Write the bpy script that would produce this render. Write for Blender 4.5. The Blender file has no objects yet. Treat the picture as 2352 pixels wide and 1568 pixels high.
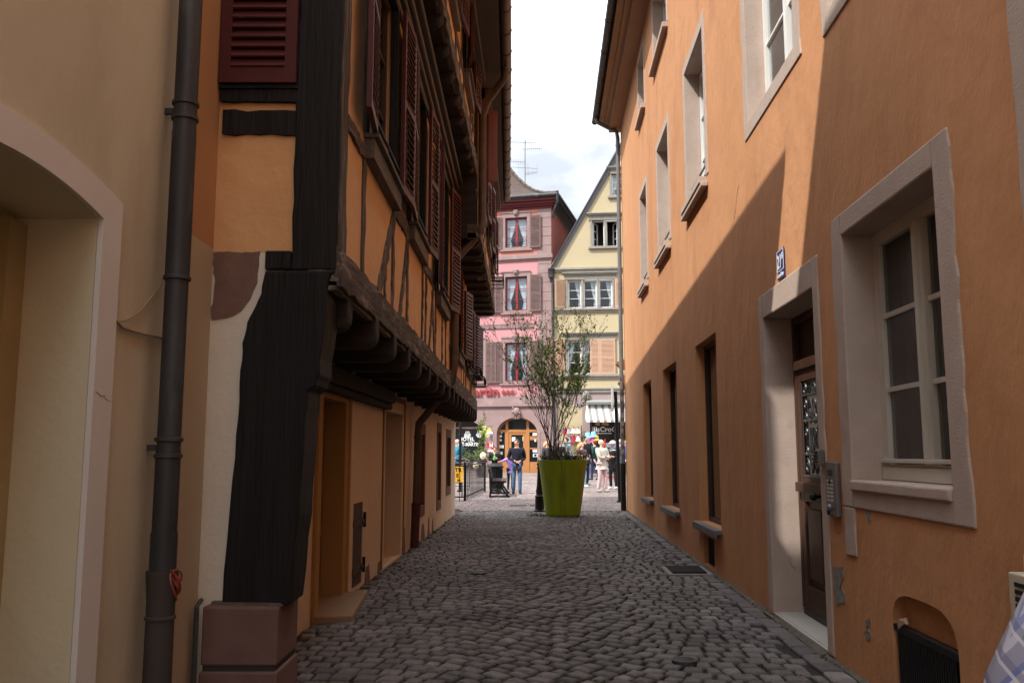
import bpy, bmesh, math, random
from mathutils import Vector, Matrix
random.seed(7)
S = bpy.context.scene
C = S.collection
PI = math.pi
R_ = random.uniform

# ------------------------------------------------------------------ camera calibration
TH = math.atan(258/2000); CT, ST = math.cos(TH), math.sin(TH); HC = 1.4
def ray(u, v):
    x = (u-1176)/2000; y = (784-v)/2000
    return Vector((x, CT-y*ST, ST+y*CT))
def at_y(u, v, Y):
    r = ray(u, v); t = Y/r.y
    return Vector((r.x*t, Y, HC+r.z*t))
def gz(y):
    return 0.0 if y < 22 else 0.018*(y-22)

class Fr:
    """a facade: s runs along it, d out of it, z up"""
    def __init__(self, o, a, n):
        self.o, self.a, self.n = Vector(o), Vector(a), Vector(n)
    def __call__(self, s, d, z):
        p = self.o+self.a*s+self.n*d
        return Vector((p.x, p.y, p.z+z))
    def px(self, u, v):
        r = ray(u, v)
        det = self.a.x*(-r.y)+r.x*self.a.y
        s = ((-self.o.x)*(-r.y)-(-r.x)*(-self.o.y))/det
        t = (self.a.x*(-self.o.y)-self.a.y*(-self.o.x))/det
        p = self.o+self.a*s
        t = p.y/r.y
        return s, HC+r.z*t
W3 = Fr((0, 0, 0), (1, 0, 0), (0, 1, 0))

# ------------------------------------------------------------------ materials
MATS = {}
def mat(name, c1, c2=None, rough=.85, sc=3., var=.5, bump=.25, bsc=70., bdist=.004, metal=0., stretch=(1, 1, 1),
        c3=None, sc3=.7, lo3=.55, hi3=.75, spec=.3, coat=0., bstretch=None, wav=0.):
    if name in MATS: return MATS[name]
    m = bpy.data.materials.new(name); m.use_nodes = True
    nt = m.node_tree; N = nt.nodes; L = nt.links
    b = N['Principled BSDF']
    b.inputs['Roughness'].default_value = rough
    b.inputs['Metallic'].default_value = metal
    b.inputs['Specular IOR Level'].default_value = spec
    if coat: b.inputs['Coat Weight'].default_value = coat
    c2 = c2 or tuple(x*.72 for x in c1)
    tc = N.new('ShaderNodeTexCoord')
    mp = N.new('ShaderNodeMapping'); mp.inputs['Scale'].default_value = stretch
    L.new(tc.outputs['Object'], mp.inputs[0])
    n1 = N.new('ShaderNodeTexNoise'); n1.inputs['Scale'].default_value = sc; n1.inputs['Detail'].default_value = 7; n1.inputs['Roughness'].default_value = .62
    L.new(mp.outputs[0], n1.inputs[0])
    rp = N.new('ShaderNodeMapRange'); rp.inputs[1].default_value = .5-.28; rp.inputs[2].default_value = .5+.28
    L.new(n1.outputs[0], rp.inputs[0])
    mx = N.new('ShaderNodeMix'); mx.data_type = 'RGBA'
    mx.inputs['A'].default_value = (*c1, 1); mx.inputs['B'].default_value = (*c2, 1)
    mu = N.new('ShaderNodeMath'); mu.operation = 'MULTIPLY'; mu.inputs[1].default_value = var*1.4; mu.use_clamp = True
    L.new(rp.outputs[0], mu.inputs[0]); L.new(mu.outputs[0], mx.inputs['Factor'])
    col = mx.outputs['Result']
    if c3:
        n3 = N.new('ShaderNodeTexNoise'); n3.inputs['Scale'].default_value = sc3; n3.inputs['Detail'].default_value = 8; n3.inputs['Roughness'].default_value = .6
        L.new(mp.outputs[0], n3.inputs[0])
        r3 = N.new('ShaderNodeMapRange'); r3.inputs[1].default_value = lo3; r3.inputs[2].default_value = hi3
        L.new(n3.outputs[0], r3.inputs[0])
        m3 = N.new('ShaderNodeMix'); m3.data_type = 'RGBA'; m3.inputs['B'].default_value = (*c3, 1)
        L.new(r3.outputs[0], m3.inputs['Factor']); L.new(col, m3.inputs['A']); col = m3.outputs['Result']
    L.new(col, b.inputs['Base Color'])
    if bump:
        mp2 = N.new('ShaderNodeMapping'); mp2.inputs['Scale'].default_value = bstretch or stretch
        L.new(tc.outputs['Object'], mp2.inputs[0])
        n2 = N.new('ShaderNodeTexNoise'); n2.inputs['Scale'].default_value = bsc; n2.inputs['Detail'].default_value = 5; n2.inputs['Roughness'].default_value = .6
        L.new(mp2.outputs[0], n2.inputs[0])
        bp = N.new('ShaderNodeBump'); bp.inputs['Strength'].default_value = bump; bp.inputs['Distance'].default_value = bdist
        L.new(n2.outputs[0], bp.inputs['Height'])
        if wav:
            n4 = N.new('ShaderNodeTexNoise'); n4.inputs['Scale'].default_value = 2.6; n4.inputs['Detail'].default_value = 4; n4.inputs['Roughness'].default_value = .55
            L.new(mp2.outputs[0], n4.inputs[0])
            b4 = N.new('ShaderNodeBump'); b4.inputs['Strength'].default_value = .8; b4.inputs['Distance'].default_value = wav
            L.new(n4.outputs[0], b4.inputs['Height']); L.new(b4.outputs[0], bp.inputs['Normal'])
        L.new(bp.outputs[0], b.inputs['Normal'])
    MATS[name] = m
    return m

def flat(name, c, rough=.6, metal=0., spec=.3):
    return mat(name, c, rough=rough, metal=metal, spec=spec, var=.25, sc=9., bump=0)

def glass_mat(name, tint, refl_ior=1.5, tr=.75):
    m = bpy.data.materials.new(name); m.use_nodes = True
    nt = m.node_tree; N = nt.nodes; L = nt.links
    for n in list(N):
        if n.type == 'BSDF_PRINCIPLED': N.remove(n)
    out = N['Material Output']
    ge = N.new('ShaderNodeNewGeometry'); dt = N.new('ShaderNodeVectorMath'); dt.operation = 'DOT_PRODUCT'
    L.new(ge.outputs['Incoming'], dt.inputs[0]); L.new(ge.outputs['Normal'], dt.inputs[1])
    ab = N.new('ShaderNodeMath'); ab.operation = 'ABSOLUTE'; L.new(dt.outputs['Value'], ab.inputs[0])
    iv = N.new('ShaderNodeMath'); iv.operation = 'SUBTRACT'; iv.inputs[0].default_value = 1; L.new(ab.outputs[0], iv.inputs[1])
    pw = N.new('ShaderNodeMath'); pw.operation = 'POWER'; pw.inputs[1].default_value = 5; L.new(iv.outputs[0], pw.inputs[0])
    f0 = ((refl_ior-1)/(refl_ior+1))**2*2
    fr = N.new('ShaderNodeMath'); fr.operation = 'MULTIPLY_ADD'; fr.inputs[1].default_value = 1-f0; fr.inputs[2].default_value = f0; L.new(pw.outputs[0], fr.inputs[0])
    t = N.new('ShaderNodeBsdfTransparent'); t.inputs[0].default_value = (*tint, 1)
    g = N.new('ShaderNodeBsdfGlossy'); g.inputs['Roughness'].default_value = .02; g.inputs[0].default_value = (.95, .97, 1, 1)
    tc = N.new('ShaderNodeTexCoord'); nz = N.new('ShaderNodeTexNoise'); nz.inputs['Scale'].default_value = 2.2
    bp = N.new('ShaderNodeBump'); bp.inputs['Strength'].default_value = .06; bp.inputs['Distance'].default_value = .02
    L.new(tc.outputs['Object'], nz.inputs[0]); L.new(nz.outputs[0], bp.inputs['Height']); L.new(bp.outputs[0], g.inputs['Normal'])
    mx = N.new('ShaderNodeMixShader')
    L.new(fr.outputs[0], mx.inputs[0]); L.new(t.outputs[0], mx.inputs[1]); L.new(g.outputs[0], mx.inputs[2])
    L.new(mx.outputs[0], out.inputs[0])
    MATS[name] = m
    return m

ORANGE = mat('orange_plaster', (.58, .285, .135), (.49, .225, .095), rough=.93, sc=1.1, var=.7, bump=.55, bsc=48, bdist=.006, c3=(.40, .18, .075), sc3=1.7, lo3=.52, hi3=.84, stretch=(1, 1, .32), bstretch=(1, 1, .7), wav=0.035)
PEACH = mat('peach_plaster', (.76, .45, .215), (.67, .36, .155), rough=.93, sc=1.6, var=.6, bump=.3, bsc=40, bdist=.006, wav=0.035)
CREAM = mat('cream_plaster', (.76, .575, .395), (.68, .49, .32), rough=.93, sc=1.2, var=.7, bump=.3, bsc=40, bdist=.006, c3=(.42, .27, .16), sc3=1.2, lo3=.6, hi3=.78, wav=0.04)
WHITEP = mat('whitewash', (.76, .70, .58), (.66, .59, .47), rough=.93, sc=2, var=.5, bump=.4, bsc=60, bdist=.005, c3=(.36, .28, .19), sc3=2.2, lo3=.66, hi3=.82, wav=0.03)
BEIGE = mat('beige_plaster', (.63, .555, .405), (.55, .475, .335), rough=.93, sc=.9, var=.8, bump=.4, bsc=55, bdist=.005, c3=(.44, .365, .25), sc3=1.5, lo3=.48, hi3=.78, stretch=(1, 1, .5), wav=0.016)
OCHRE = mat('ochre_reveal', (.64, .585, .41), (.57, .51, .34), rough=.93, sc=1.3, var=.7, bump=.3, bsc=50, wav=0.02)
STONE = mat('pale_sandstone', (.49, .385, .32), (.40, .305, .25), rough=.9, sc=4, var=.7, bump=.6, bsc=38, bdist=.006, bstretch=(1, 1, 2.2), c3=(.33, .25, .20), sc3=3, lo3=.62, hi3=.8)
STONEP = mat('pink_painted_stone', (.72, .68, .63), (.64, .60, .55), rough=.85, sc=3, var=.6, bump=.25, bsc=40)
REDST = mat('red_sandstone', (.20, .112, .095), (.145, .078, .066), rough=.9, sc=7, var=.8, bump=.6, bsc=90, bdist=.004, bstretch=(1, 1, .4))
BROWNST = mat('brown_sandstone', (.24, .145, .11), (.17, .10, .075), rough=.92, sc=9, var=.9, bump=.7, bsc=80, bdist=.006)
BLACKW = mat('black_timber', (.017, .015, .014), (.009, .008, .008), rough=.62, sc=3, var=.9, bump=.8, bsc=6, bdist=.022, bstretch=(4, 4, .3), spec=.22, c3=(.030, .027, .025), sc3=7, lo3=.66, hi3=.8, stretch=(3, 3, .25))
def timber(n, st): return mat(n, (.15, .112, .088), (.045, .033, .026), rough=.9, sc=5, var=.8, bump=1., bsc=9, bdist=.02, stretch=st, c3=(.30, .25, .215), sc3=6, lo3=.52, hi3=.7)
OLDV = timber('weathered_timber_upright', (3.2, 3.2, .35))
OLDH = timber('weathered_timber_level', (3.2, .35, 3.2))
OLDX = mat('dark_timber_joist', (.05, .038, .03), (.02, .015, .012), rough=.85, sc=4, var=.8, bump=.6, bsc=9, bdist=.01, stretch=(.4, 3, 3))
SOFF = mat('dark_soffit', (.035, .026, .02), (.02, .015, .012), rough=.9, bump=.3, bsc=20)
RED = mat('oxblood_paint', (.095, .020, .018), (.065, .014, .013), rough=.55, sc=5, var=.6, bump=.12, bsc=40, spec=.25)
BROWNSH = mat('brown_shutter_paint', (.185, .118, .108), (.12, .074, .068), rough=.75, sc=8, var=.7, bump=.2, bsc=60)
SALMON = mat('salmon_shutter_paint', (.50, .31, .21), (.43, .26, .17), rough=.6, sc=6, var=.4, bump=.1)
ZINC = mat('aged_zinc', (.075, .075, .076), (.042, .042, .043), rough=.55, sc=6, var=.9, metal=.35, bump=.15, bsc=20, c3=(.13, .13, .13), sc3=5, lo3=.55, hi3=.75, stretch=(1, 1, .3))
ZINCL = mat('bright_zinc', (.22, .225, .235), (.15, .155, .16), rough=.45, sc=6, var=.7, metal=.6, bump=.1)
COPPER = mat('brown_copper', (.15, .105, .075), (.09, .065, .05), rough=.5, sc=5, var=.9, metal=.5, bump=.1, c3=(.2, .13, .085), sc3=3)
IRON = flat('black_iron', (.014, .014, .015), .5, .3)
IRONR = mat('oxide_red_iron', (.09, .025, .022), rough=.6, bump=.2)
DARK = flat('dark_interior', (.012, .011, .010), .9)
WHITE = mat('white_window_paint', (.74, .73, .69), (.66, .64, .59), rough=.45, var=.4, bump=.05)
OFFW = mat('aged_white_paint', (.55, .51, .44), (.46, .42, .35), rough=.55, var=.6, bump=.15, bsc=40)
CURT = mat('net_curtain', (.52, .55, .58), (.42, .45, .48), rough=.95, sc=25, var=.5, bump=0, stretch=(3, 3, .3))
DOORW = mat('brown_door_wood', (.075, .030, .016), (.042, .017, .010), rough=.5, sc=5, var=.8, bump=.25, bsc=25, stretch=(2.5, 2.5, .3), spec=.4)
HONEY = mat('honey_door_wood', (.43, .19, .065), (.34, .14, .045), rough=.5, sc=6, var=.6, bump=.1, stretch=(2.5, 2.5, .3))
TANFR = mat('tan_door_surround', (.42, .225, .075), (.35, .18, .055), rough=.85, sc=2.5, var=.6, bump=.25, bsc=50)
TANDR = mat('tan_door_wood', (.17, .075, .024), (.12, .052, .016), rough=.6, sc=4, var=.7, bump=.2, stretch=(2.5, 2.5, .3))
PINK = mat('pink_plaster', (.52, .25, .26), (.47, .22, .225), rough=.92, sc=.7, var=.5, bump=.15, bsc=30)
PINKT = mat('salmon_plaster', (.48, .20, .16), (.43, .175, .135), rough=.92, sc=.7, var=.5, bump=.15, bsc=30)
PST = mat('rosy_sandstone', (.31, .215, .205), (.25, .17, .16), rough=.9, sc=2.2, var=.8, bump=.3, bsc=25, c3=(.37, .27, .255), sc3=1.5, lo3=.55, hi3=.75)
OXCOR = flat('oxblood_cornice', (.15, .028, .03), .7)
REDWING = flat('brick_red_plaster', (.36, .11, .075), .9)
YEL = mat('yellow_plaster', (.47, .395, .255), (.42, .345, .21), rough=.92, sc=.8, var=.6, bump=.12, bsc=30)
GREYST = mat('grey_stone_trim', (.32, .295, .25), (.22, .20, .17), rough=.9, sc=3, var=.8, bump=.2, bsc=30)
MAUVE = mat('mauve_stone', (.33, .255, .245), (.28, .21, .20), rough=.88, sc=2, var=.6, bump=.15)
SLATE = flat('slate_verge', (.13, .13, .14), .7)
TILE = None
CLEAR = glass_mat('clear_glass', (.86, .9, .92), 1.5)
SMOKY = glass_mat('smoky_glass', (.45, .45, .45), 1.55)
SKIN = mat('skin', (.62, .36, .26), (.55, .30, .21), rough=.6, var=.4, bump=0)

# ------------------------------------------------------------------ mesh builder
ROOTLOC = {}
class MB:
    def __init__(self): self.v = []; self.f = []
    def add(self, pts, faces):
        n = len(self.v); self.v += [Vector(p) for p in pts]; self.f += [tuple(n+i for i in f) for f in faces]
        return self
    def quad(self, *p): return self.add(p, [tuple(range(len(p)))])
    def box(self, F, s0, s1, d0, d1, z0, z1):
        P = [F(s, d, z) for z in (z0, z1) for d in (d0, d1) for s in (s0, s1)]
        return self.add(P, [(0, 1, 3, 2), (4, 6, 7, 5), (0, 4, 5, 1), (2, 3, 7, 6), (0, 2, 6, 4), (1, 5, 7, 3)])
    def prism(self, F, poly, d0, d1):
        n = len(poly)
        P = [F(s, d0, z) for s, z in poly]+[F(s, d1, z) for s, z in poly]
        fs = [tuple(range(n)), tuple(range(2*n-1, n-1, -1))]+[(i, (i+1) % n, n+(i+1) % n, n+i) for i in range(n)]
        return self.add(P, fs)
    def sheet(self, F, poly, d):
        return self.add([F(s, d, z) for s, z in poly], [tuple(range(len(poly)))])
    def beam(self, F, s0, z0, s1, z1, w, d0, d1, seg=8, jit=.012):
        ax = Vector((s1-s0, z1-z0)); l = ax.length; ax /= l; pn = Vector((-ax.y, ax.x))
        P = []
        for i in range(seg+1):
            t = i/seg; c = Vector((s0, z0))*(1-t)+Vector((s1, z1))*t
            wa = w/2+R_(-jit, jit); wb = w/2+R_(-jit, jit); dd = d1+R_(-jit, jit)*.5
            a = c+pn*wa; b = c-pn*wb
            P += [F(a.x, d0, a.y), F(a.x, dd, a.y), F(b.x, dd, b.y), F(b.x, d0, b.y)]
        fs = [(0, 1, 2, 3), (4*seg+3, 4*seg+2, 4*seg+1, 4*seg)]
        for i in range(seg):
            for k in range(4):
                fs.append((4*i+k, 4*i+(k+1) % 4, 4*i+4+(k+1) % 4, 4*i+4+k))
        return self.add(P, fs)
    def tube(self, path, r, n=10, cap=True):
        path = [Vector(p) for p in path]; m = len(path)
        rr = r if isinstance(r, (list, tuple)) else [r]*m
        P = []; up = None
        for i, p in enumerate(path):
            a = path[max(i-1, 0)]; b = path[min(i+1, m-1)]
            t = (b-a)
            t = t.normalized() if t.length > 1e-9 else Vector((0, 0, 1))
            if up is None:
                up = t.orthogonal().normalized()
            else:
                up = (up-t*up.dot(t))
                up = up.normalized() if up.length > 1e-6 else t.orthogonal().normalized()
            q = t.cross(up)
            for k in range(n):
                an = 2*PI*k/n
                P.append(p+(up*math.cos(an)+q*math.sin(an))*rr[i])
        fs = []
        for i in range(m-1):
            for k in range(n):
                fs.append((i*n+k, i*n+(k+1) % n, (i+1)*n+(k+1) % n, (i+1)*n+k))
        if cap:
            fs += [tuple(range(n-1, -1, -1)), tuple((m-1)*n+k for k in range(n))]
        return self.add(P, fs)
    def lathe(self, c, prof, n=24, sq=1., caps=True):
        c = Vector(c); P = []
        for r, z in prof:
            for k in range(n):
                a = 2*PI*k/n
                P.append(c+Vector((r*math.cos(a), r*sq*math.sin(a), z)))
        m = len(prof); fs = []
        for i in range(m-1):
            for k in range(n): fs.append((i*n+k, i*n+(k+1) % n, (i+1)*n+(k+1) % n, (i+1)*n+k))
        if caps: fs += [tuple(range(n-1, -1, -1)), tuple((m-1)*n+k for k in range(n))]
        return self.add(P, fs)
    def ball(self, c, r, n=8, m=6, s=(1, 1, 1)):
        c = Vector(c)
        prof = [(max(math.sin(PI*i/m), .02), -math.cos(PI*i/m)) for i in range(m+1)]
        P = []
        for a, z in prof:
            for k in range(n):
                t = 2*PI*k/n; P.append(c+Vector((r*a*math.cos(t)*s[0], r*a*math.sin(t)*s[1], r*z*s[2])))
        fs = []
        for i in range(m):
            for k in range(n): fs.append((i*n+k, i*n+(k+1) % n, (i+1)*n+(k+1) % n, (i+1)*n+k))
        fs += [tuple(range(n-1, -1, -1)), tuple(m*n+k for k in range(n))]
        return self.add(P, fs)
    def build(self, name, m, parent=None, smooth=False, bevel=0, recalc=True):
        off = ROOTLOC.get(parent.name, Vector()) if parent else Vector()
        me = bpy.data.meshes.new(name)
        me.from_pydata([p-off for p in self.v], [], self.f)
        if recalc:
            b = bmesh.new(); b.from_mesh(me); bmesh.ops.recalc_face_normals(b, faces=b.faces); b.to_mesh(me); b.free()
        if smooth:
            me.polygons.foreach_set('use_smooth', [True]*len(me.polygons))
        me.materials.append(m)
        return link(name, me, parent, bevel, smooth)

def link(name, me, parent, bevel=0, smooth=False):
    o = bpy.data.objects.new(name, me); C.objects.link(o)
    if parent:
        o.parent = parent; ROOTLOC[o.name] = ROOTLOC.get(parent.name, Vector())
    if bevel:
        md = o.modifiers.new('bevel', 'BEVEL'); md.width = bevel; md.segments = 2; md.limit_method = 'ANGLE'; md.angle_limit = .7
    if smooth:
        md = o.modifiers.new('edges', 'EDGE_SPLIT'); md.split_angle = .75
    return o

def thing(name, label, cat, loc, group=None):
    o = bpy.data.objects.new(name, None); C.objects.link(o)
    o.empty_display_size = .2
    o.location = loc; ROOTLOC[o.name] = Vector(loc)
    return tag(o, label, cat, group)
def tag(o, label, cat, group=None, kind=None):
    o['label'] = label; o['category'] = cat
    if group: o['group'] = group
    if kind: o['kind'] = kind
    return o
def struct(o, label=None, kind='structure'):
    o['kind'] = kind
    if label: o['label'] = label
    return o

def text_mesh(txt, size, F, s, z, d, thick, m, name, parent, mirror=False, bold=0., align='CENTER', xscale=1., shear=0.):
    cu = bpy.data.curves.new('t', 'FONT'); cu.body = txt; cu.size = size; cu.align_x = align; cu.extrude = thick/2
    cu.offset = bold; cu.resolution_u = 3; cu.shear = shear
    o = bpy.data.objects.new('t', cu); C.objects.link(o)
    dg = bpy.context.evaluated_depsgraph_get()
    me = bpy.data.meshes.new_from_object(o.evaluated_get(dg))
    bpy.data.objects.remove(o)
    off = ROOTLOC.get(parent.name, Vector()) if parent else Vector()
    sg = -1 if mirror else 1
    for v in me.vertices:
        v.co = F(s+sg*v.co.x*xscale, d+v.co.z, z+v.co.y)-off
    if mirror: me.flip_normals()
    me.name = name; me.materials.clear(); me.materials.append(m)
    return link(name, me, parent)

def wall(F, parent, s0, s1, z0, z1, holes, depth, m, name='wall', extra=None, rm=None, thick=None):
    """a wall face with rectangular openings and their reveals"""
    ss = sorted({s0, s1, *[h[0] for h in holes], *[h[1] for h in holes]})
    zs = sorted({z0, z1, *[h[2] for h in holes], *[h[3] for h in holes]})
    b = MB()
    for i in range(len(ss)-1):
        for j in range(len(zs)-1):
            cs, cz = (ss[i]+ss[i+1])/2, (zs[j]+zs[j+1])/2
            if any(h[0] < cs < h[1] and h[2] < cz < h[3] for h in holes): continue
            b.quad(F(ss[i], 0, zs[j]), F(ss[i+1], 0, zs[j]), F(ss[i+1], 0, zs[j+1]), F(ss[i], 0, zs[j+1]))
    rb = MB() if rm else b
    for h in holes:
        a0, a1, c0, c1 = h[:4]; dp = -(h[4] if len(h) > 4 else depth)
        for p, q in (((a0, c0), (a1, c0)), ((a1, c0), (a1, c1)), ((a1, c1), (a0, c1)), ((a0, c1), (a0, c0))):
            rb.quad(F(p[0], 0, p[1]), F(q[0], 0, q[1]), F(q[0], dp, q[1]), F(p[0], dp, p[1]))
    if thick:
        b.quad(F(s0, 0, z1), F(s1, 0, z1), F(s1, -thick, z1), F(s0, -thick, z1))
        for s in (s0, s1): b.quad(F(s, 0, z0), F(s, 0, z1), F(s, -thick, z1), F(s, -thick, z0))
    if extra: extra(b)
    o = b.build(name, m, parent, recalc=False)
    if rm: rb.build('reveal', rm, o, recalc=False)
    return o

def frame_ring(b, F, s0, s1, z0, z1, w, d0, d1, bottom=True, wb=None):
    b.box(F, s0, s0+w, d0, d1, z0, z1); b.box(F, s1-w, s1, d0, d1, z0, z1)
    b.box(F, s0+w, s1-w, d0, d1, z1-w, z1)
    if bottom: b.box(F, s0+w, s1-w, d0, d1, z0, z0+(wb or w))

def window(F, parent, s0, s1, z0, z1, fm, depth=.18, cols=2, rows=3, fw=.055, gl=None, curtain=None, back=.6, sub=.025, mid=.09, name='window', skip_col=None):
    """casement window standing in an opening: frame, panes, a dark room and curtains behind"""
    b = MB(); D0, D1 = -depth-.05, -depth
    frame_ring(b, F, s0, s1, z0, z1, fw, D0, D1)
    cw = (s1-s0-2*fw)/cols
    for c in range(1, cols): b.box(F, s0+fw+c*cw-mid/2, s0+fw+c*cw+mid/2, D0, D1+.012, z0+fw, z1-fw)
    for c in range(cols):
        a = s0+fw+c*cw+(mid/2 if c else 0); e = s0+fw+(c+1)*cw-(mid/2 if c < cols-1 else 0)
        for r in range(1, rows):
            zz = z0+fw+(z1-z0-2*fw)*r/rows
            b.box(F, a, e, D0+.01, D1-.008, zz-sub/2, zz+sub/2)
    w = b.build(name, fm, parent)
    g = MB(); g.quad(F(s0+fw*.5, D0+.02, z0+fw*.5), F(s1-fw*.5, D0+.02, z0+fw*.5), F(s1-fw*.5, D0+.02, z1-fw*.5), F(s0+fw*.5, D0+.02, z1-fw*.5))
    g.build('glass', gl or CLEAR, w, recalc=False)
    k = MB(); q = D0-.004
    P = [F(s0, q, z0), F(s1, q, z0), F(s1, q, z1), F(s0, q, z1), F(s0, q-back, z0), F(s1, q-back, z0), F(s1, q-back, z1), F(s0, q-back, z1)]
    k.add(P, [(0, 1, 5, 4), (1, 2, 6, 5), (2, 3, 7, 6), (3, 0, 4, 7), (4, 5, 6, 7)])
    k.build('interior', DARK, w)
    if curtain:
        for sd in curtain:
            c = MB(); n = 10; rws = 8; P = []
            for j in range(rws+1):
                zz = z0+fw+(z1-z0-2*fw)*j/rws; t = j/rws
                wd = (.20+.30*((t-.3)/.7)**.7 if t > .3 else .20+.07*(.3-t)/.3)*(s1-s0)
                if sd in ('full',): wd = (s1-s0)
                for i in range(n+1):
                    x = i/n*wd
                    ss = s0+x if sd in ('a', 'full') else s1-x
                    P.append(F(ss, q-.05-.018*math.sin(i*2.6+j*.15), zz))
            fs = [(j*(n+1)+i, j*(n+1)+i+1, (j+1)*(n+1)+i+1, (j+1)*(n+1)+i) for j in range(rws) for i in range(n)]
            c.add(P, fs).build('curtain', CURT, w, smooth=False, recalc=False)
    return w

def surround(F, parent, s0, s1, z0, z1, w, m, proud=.012, depth=.2, bottom=True, wb=None, wt=None, name='stone_surround', chip=.0, bev=.006):
    """stone frame round an opening s0..s1 / z0..z1, lying flush in the wall and lining its reveal"""
    b = MB(); wt = wt or w; wb = wb or w
    zb = z0-wb if bottom else z0
    n = 18
    def ed(z0_, z1_, s):  # irregular outer edge
        return [(s+R_(-chip, chip), z0_+(z1_-z0_)*i/n) for i in range(n+1)]
    L_ = ed(zb, z1+wt, s0-w); Rr = ed(zb, z1+wt, s1+w)
    b.prism(F, L_+[(s0, z1+wt), (s0, zb)], -depth, proud)
    b.prism(F, Rr+[(s1, z1+wt), (s1, zb)], -depth, proud)
    b.prism(F, [(s0, z1), (s1, z1), (s1, z1+wt), (s0, z1+wt)], -depth, proud)
    if bottom: b.prism(F, [(s0, z0-wb), (s1, z0-wb), (s1, z0), (s0, z0)], -depth, proud)
    return b.build(name, m, parent, bevel=bev)

def shutter(F, parent, s0, s1, z0, z1, m, d=.03, th=.035, slats=None, hinge=None, ang=0., mids=1, fr=.05, tilt=.5, name='shutter'):
    """louvred shutter; hinge 's0' or 's1' with an opening angle off the wall"""
    b = MB()
    hs = s0 if hinge == 's0' else s1
    def G(s, dd, z):
        if hinge is None or not ang: return F(s, d+dd, z)
        r = s-hs
        return F(hs+r*math.cos(ang)-(dd)*math.sin(ang)*(1 if r >= 0 else -1), d+abs(r)*math.sin(ang)+dd*math.cos(ang), z)
    frame_ring(b, G, s0, s1, z0, z1, fr, 0, th, wb=fr*1.5)
    zs = [z0+fr*1.5]
    for i in range(mids):
        zc = z0+(z1-z0)*(i+1)/(mids+1)
        b.box(G, s0+fr, s1-fr, 0, th, zc-fr*.6, zc+fr*.6); zs += [zc-fr*.6, zc+fr*.6]
    zs.append(z1-fr)
    for a, e in zip(zs[::2], zs[1::2]):
        n = slats or max(3, int((e-a)/.06)); st = (e-a)/n; hh = st*.62
        for i in range(n):
            zc = a+st*(i+.5)
            P = [G(s, dd, z) for s in (s0+fr, s1-fr) for dd, z in ((-.004, zc+hh), (.006, zc+hh), (th+.012, zc-hh+.006), (th+.004, zc-hh-.002))]
            b.add(P, [(0, 1, 5, 4), (1, 2, 6, 5), (2, 3, 7, 6), (3, 0, 4, 7), (0, 3, 2, 1), (4, 5, 6, 7)])
    return b.build(name, m, parent)

# ------------------------------------------------------------------ frames
RW = Fr((2.2-.042*6.26, 0, 0), (.042, 1, 0), (-1, 0, 0))
LG = Fr((-1.69-.0255*7.33, 0, 0), (.0255, 1, 0), (1, 0, 0))
LU = Fr((-1.06-.012*5.12, 0, 0), (.012, 1, 0), (1, 0, 0))
LA2 = Fr((-.73-.024*7.85, 0, 0), (.024, 1, 0), (1, 0, 0))
LB2 = Fr((-.54-.0107*12.9, 0, 0), (.0107, 1, 0), (1, 0, 0))
LN = Fr((-1.80, 0, 0), (0, 1, 0), (1, 0, 0))
EN = Fr((0, 5.12, 0), (1, 0, 0), (0, -1, 0))
a20 = math.radians(14); a7 = math.radians(6)
PK = Fr((2.07, 45, 0), (-math.cos(a20), math.sin(a20), 0), (-math.sin(a20), -math.cos(a20), 0))
YL = Fr((2.07, 45, 0), (math.cos(a7), -math.sin(a7), 0), (-math.sin(a7), -math.cos(a7), 0))

# ================================================================== GROUND
def ground():
    m = bpy.data.materials.new('mortar_ground'); m.use_nodes = True
    nt = m.node_tree; N = nt.nodes; L = nt.links; b = N['Principled BSDF']; b.inputs['Roughness'].default_value = .95
    tc = N.new('ShaderNodeTexCoord')
    n1 = N.new('ShaderNodeTexNoise'); n1.inputs['Scale'].default_value = 1.3; n1.inputs['Detail'].default_value = 6
    n2 = N.new('ShaderNodeTexNoise'); n2.inputs['Scale'].default_value = 30; n2.inputs['Detail'].default_value = 5
    L.new(tc.outputs['Object'], n1.inputs[0]); L.new(tc.outputs['Object'], n2.inputs[0])
    r = N.new('ShaderNodeMapRange'); r.inputs[1].default_value = .48; r.inputs[2].default_value = .62; L.new(n1.outputs[0], r.inputs[0])
    mx = N.new('ShaderNodeMix'); mx.data_type = 'RGBA'; mx.inputs['A'].default_value = (.020, .017, .015, 1); mx.inputs['B'].default_value = (.024, .034, .010, 1)
    L.new(r.outputs[0], mx.inputs['Factor']); L.new(mx.outputs['Result'], b.inputs['Base Color'])
    bp = N.new('ShaderNodeBump'); bp.inputs['Strength'].default_value = .6; bp.inputs['Distance'].default_value = .02
    L.new(n2.outputs[0], bp.inputs['Height']); L.new(bp.outputs[0], b.inputs['Normal'])
    b2 = MB()
    ys = [-60, 22, 60, 400]
    for y0, y1 in zip(ys, ys[1:]):
        z0, z1 = gz(y0)-.027, gz(min(y1, 60))-.027
        if y0 >= 60: z0 = gz(60)-.027
        b2.quad((-200, y0, z0), (200, y0, z0), (200, y1, z1), (-200, y1, z1))
    struct(b2.build('ground', m, None, recalc=False), 'dark mossy earth and mortar under the cobblestones')
ground()

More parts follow.
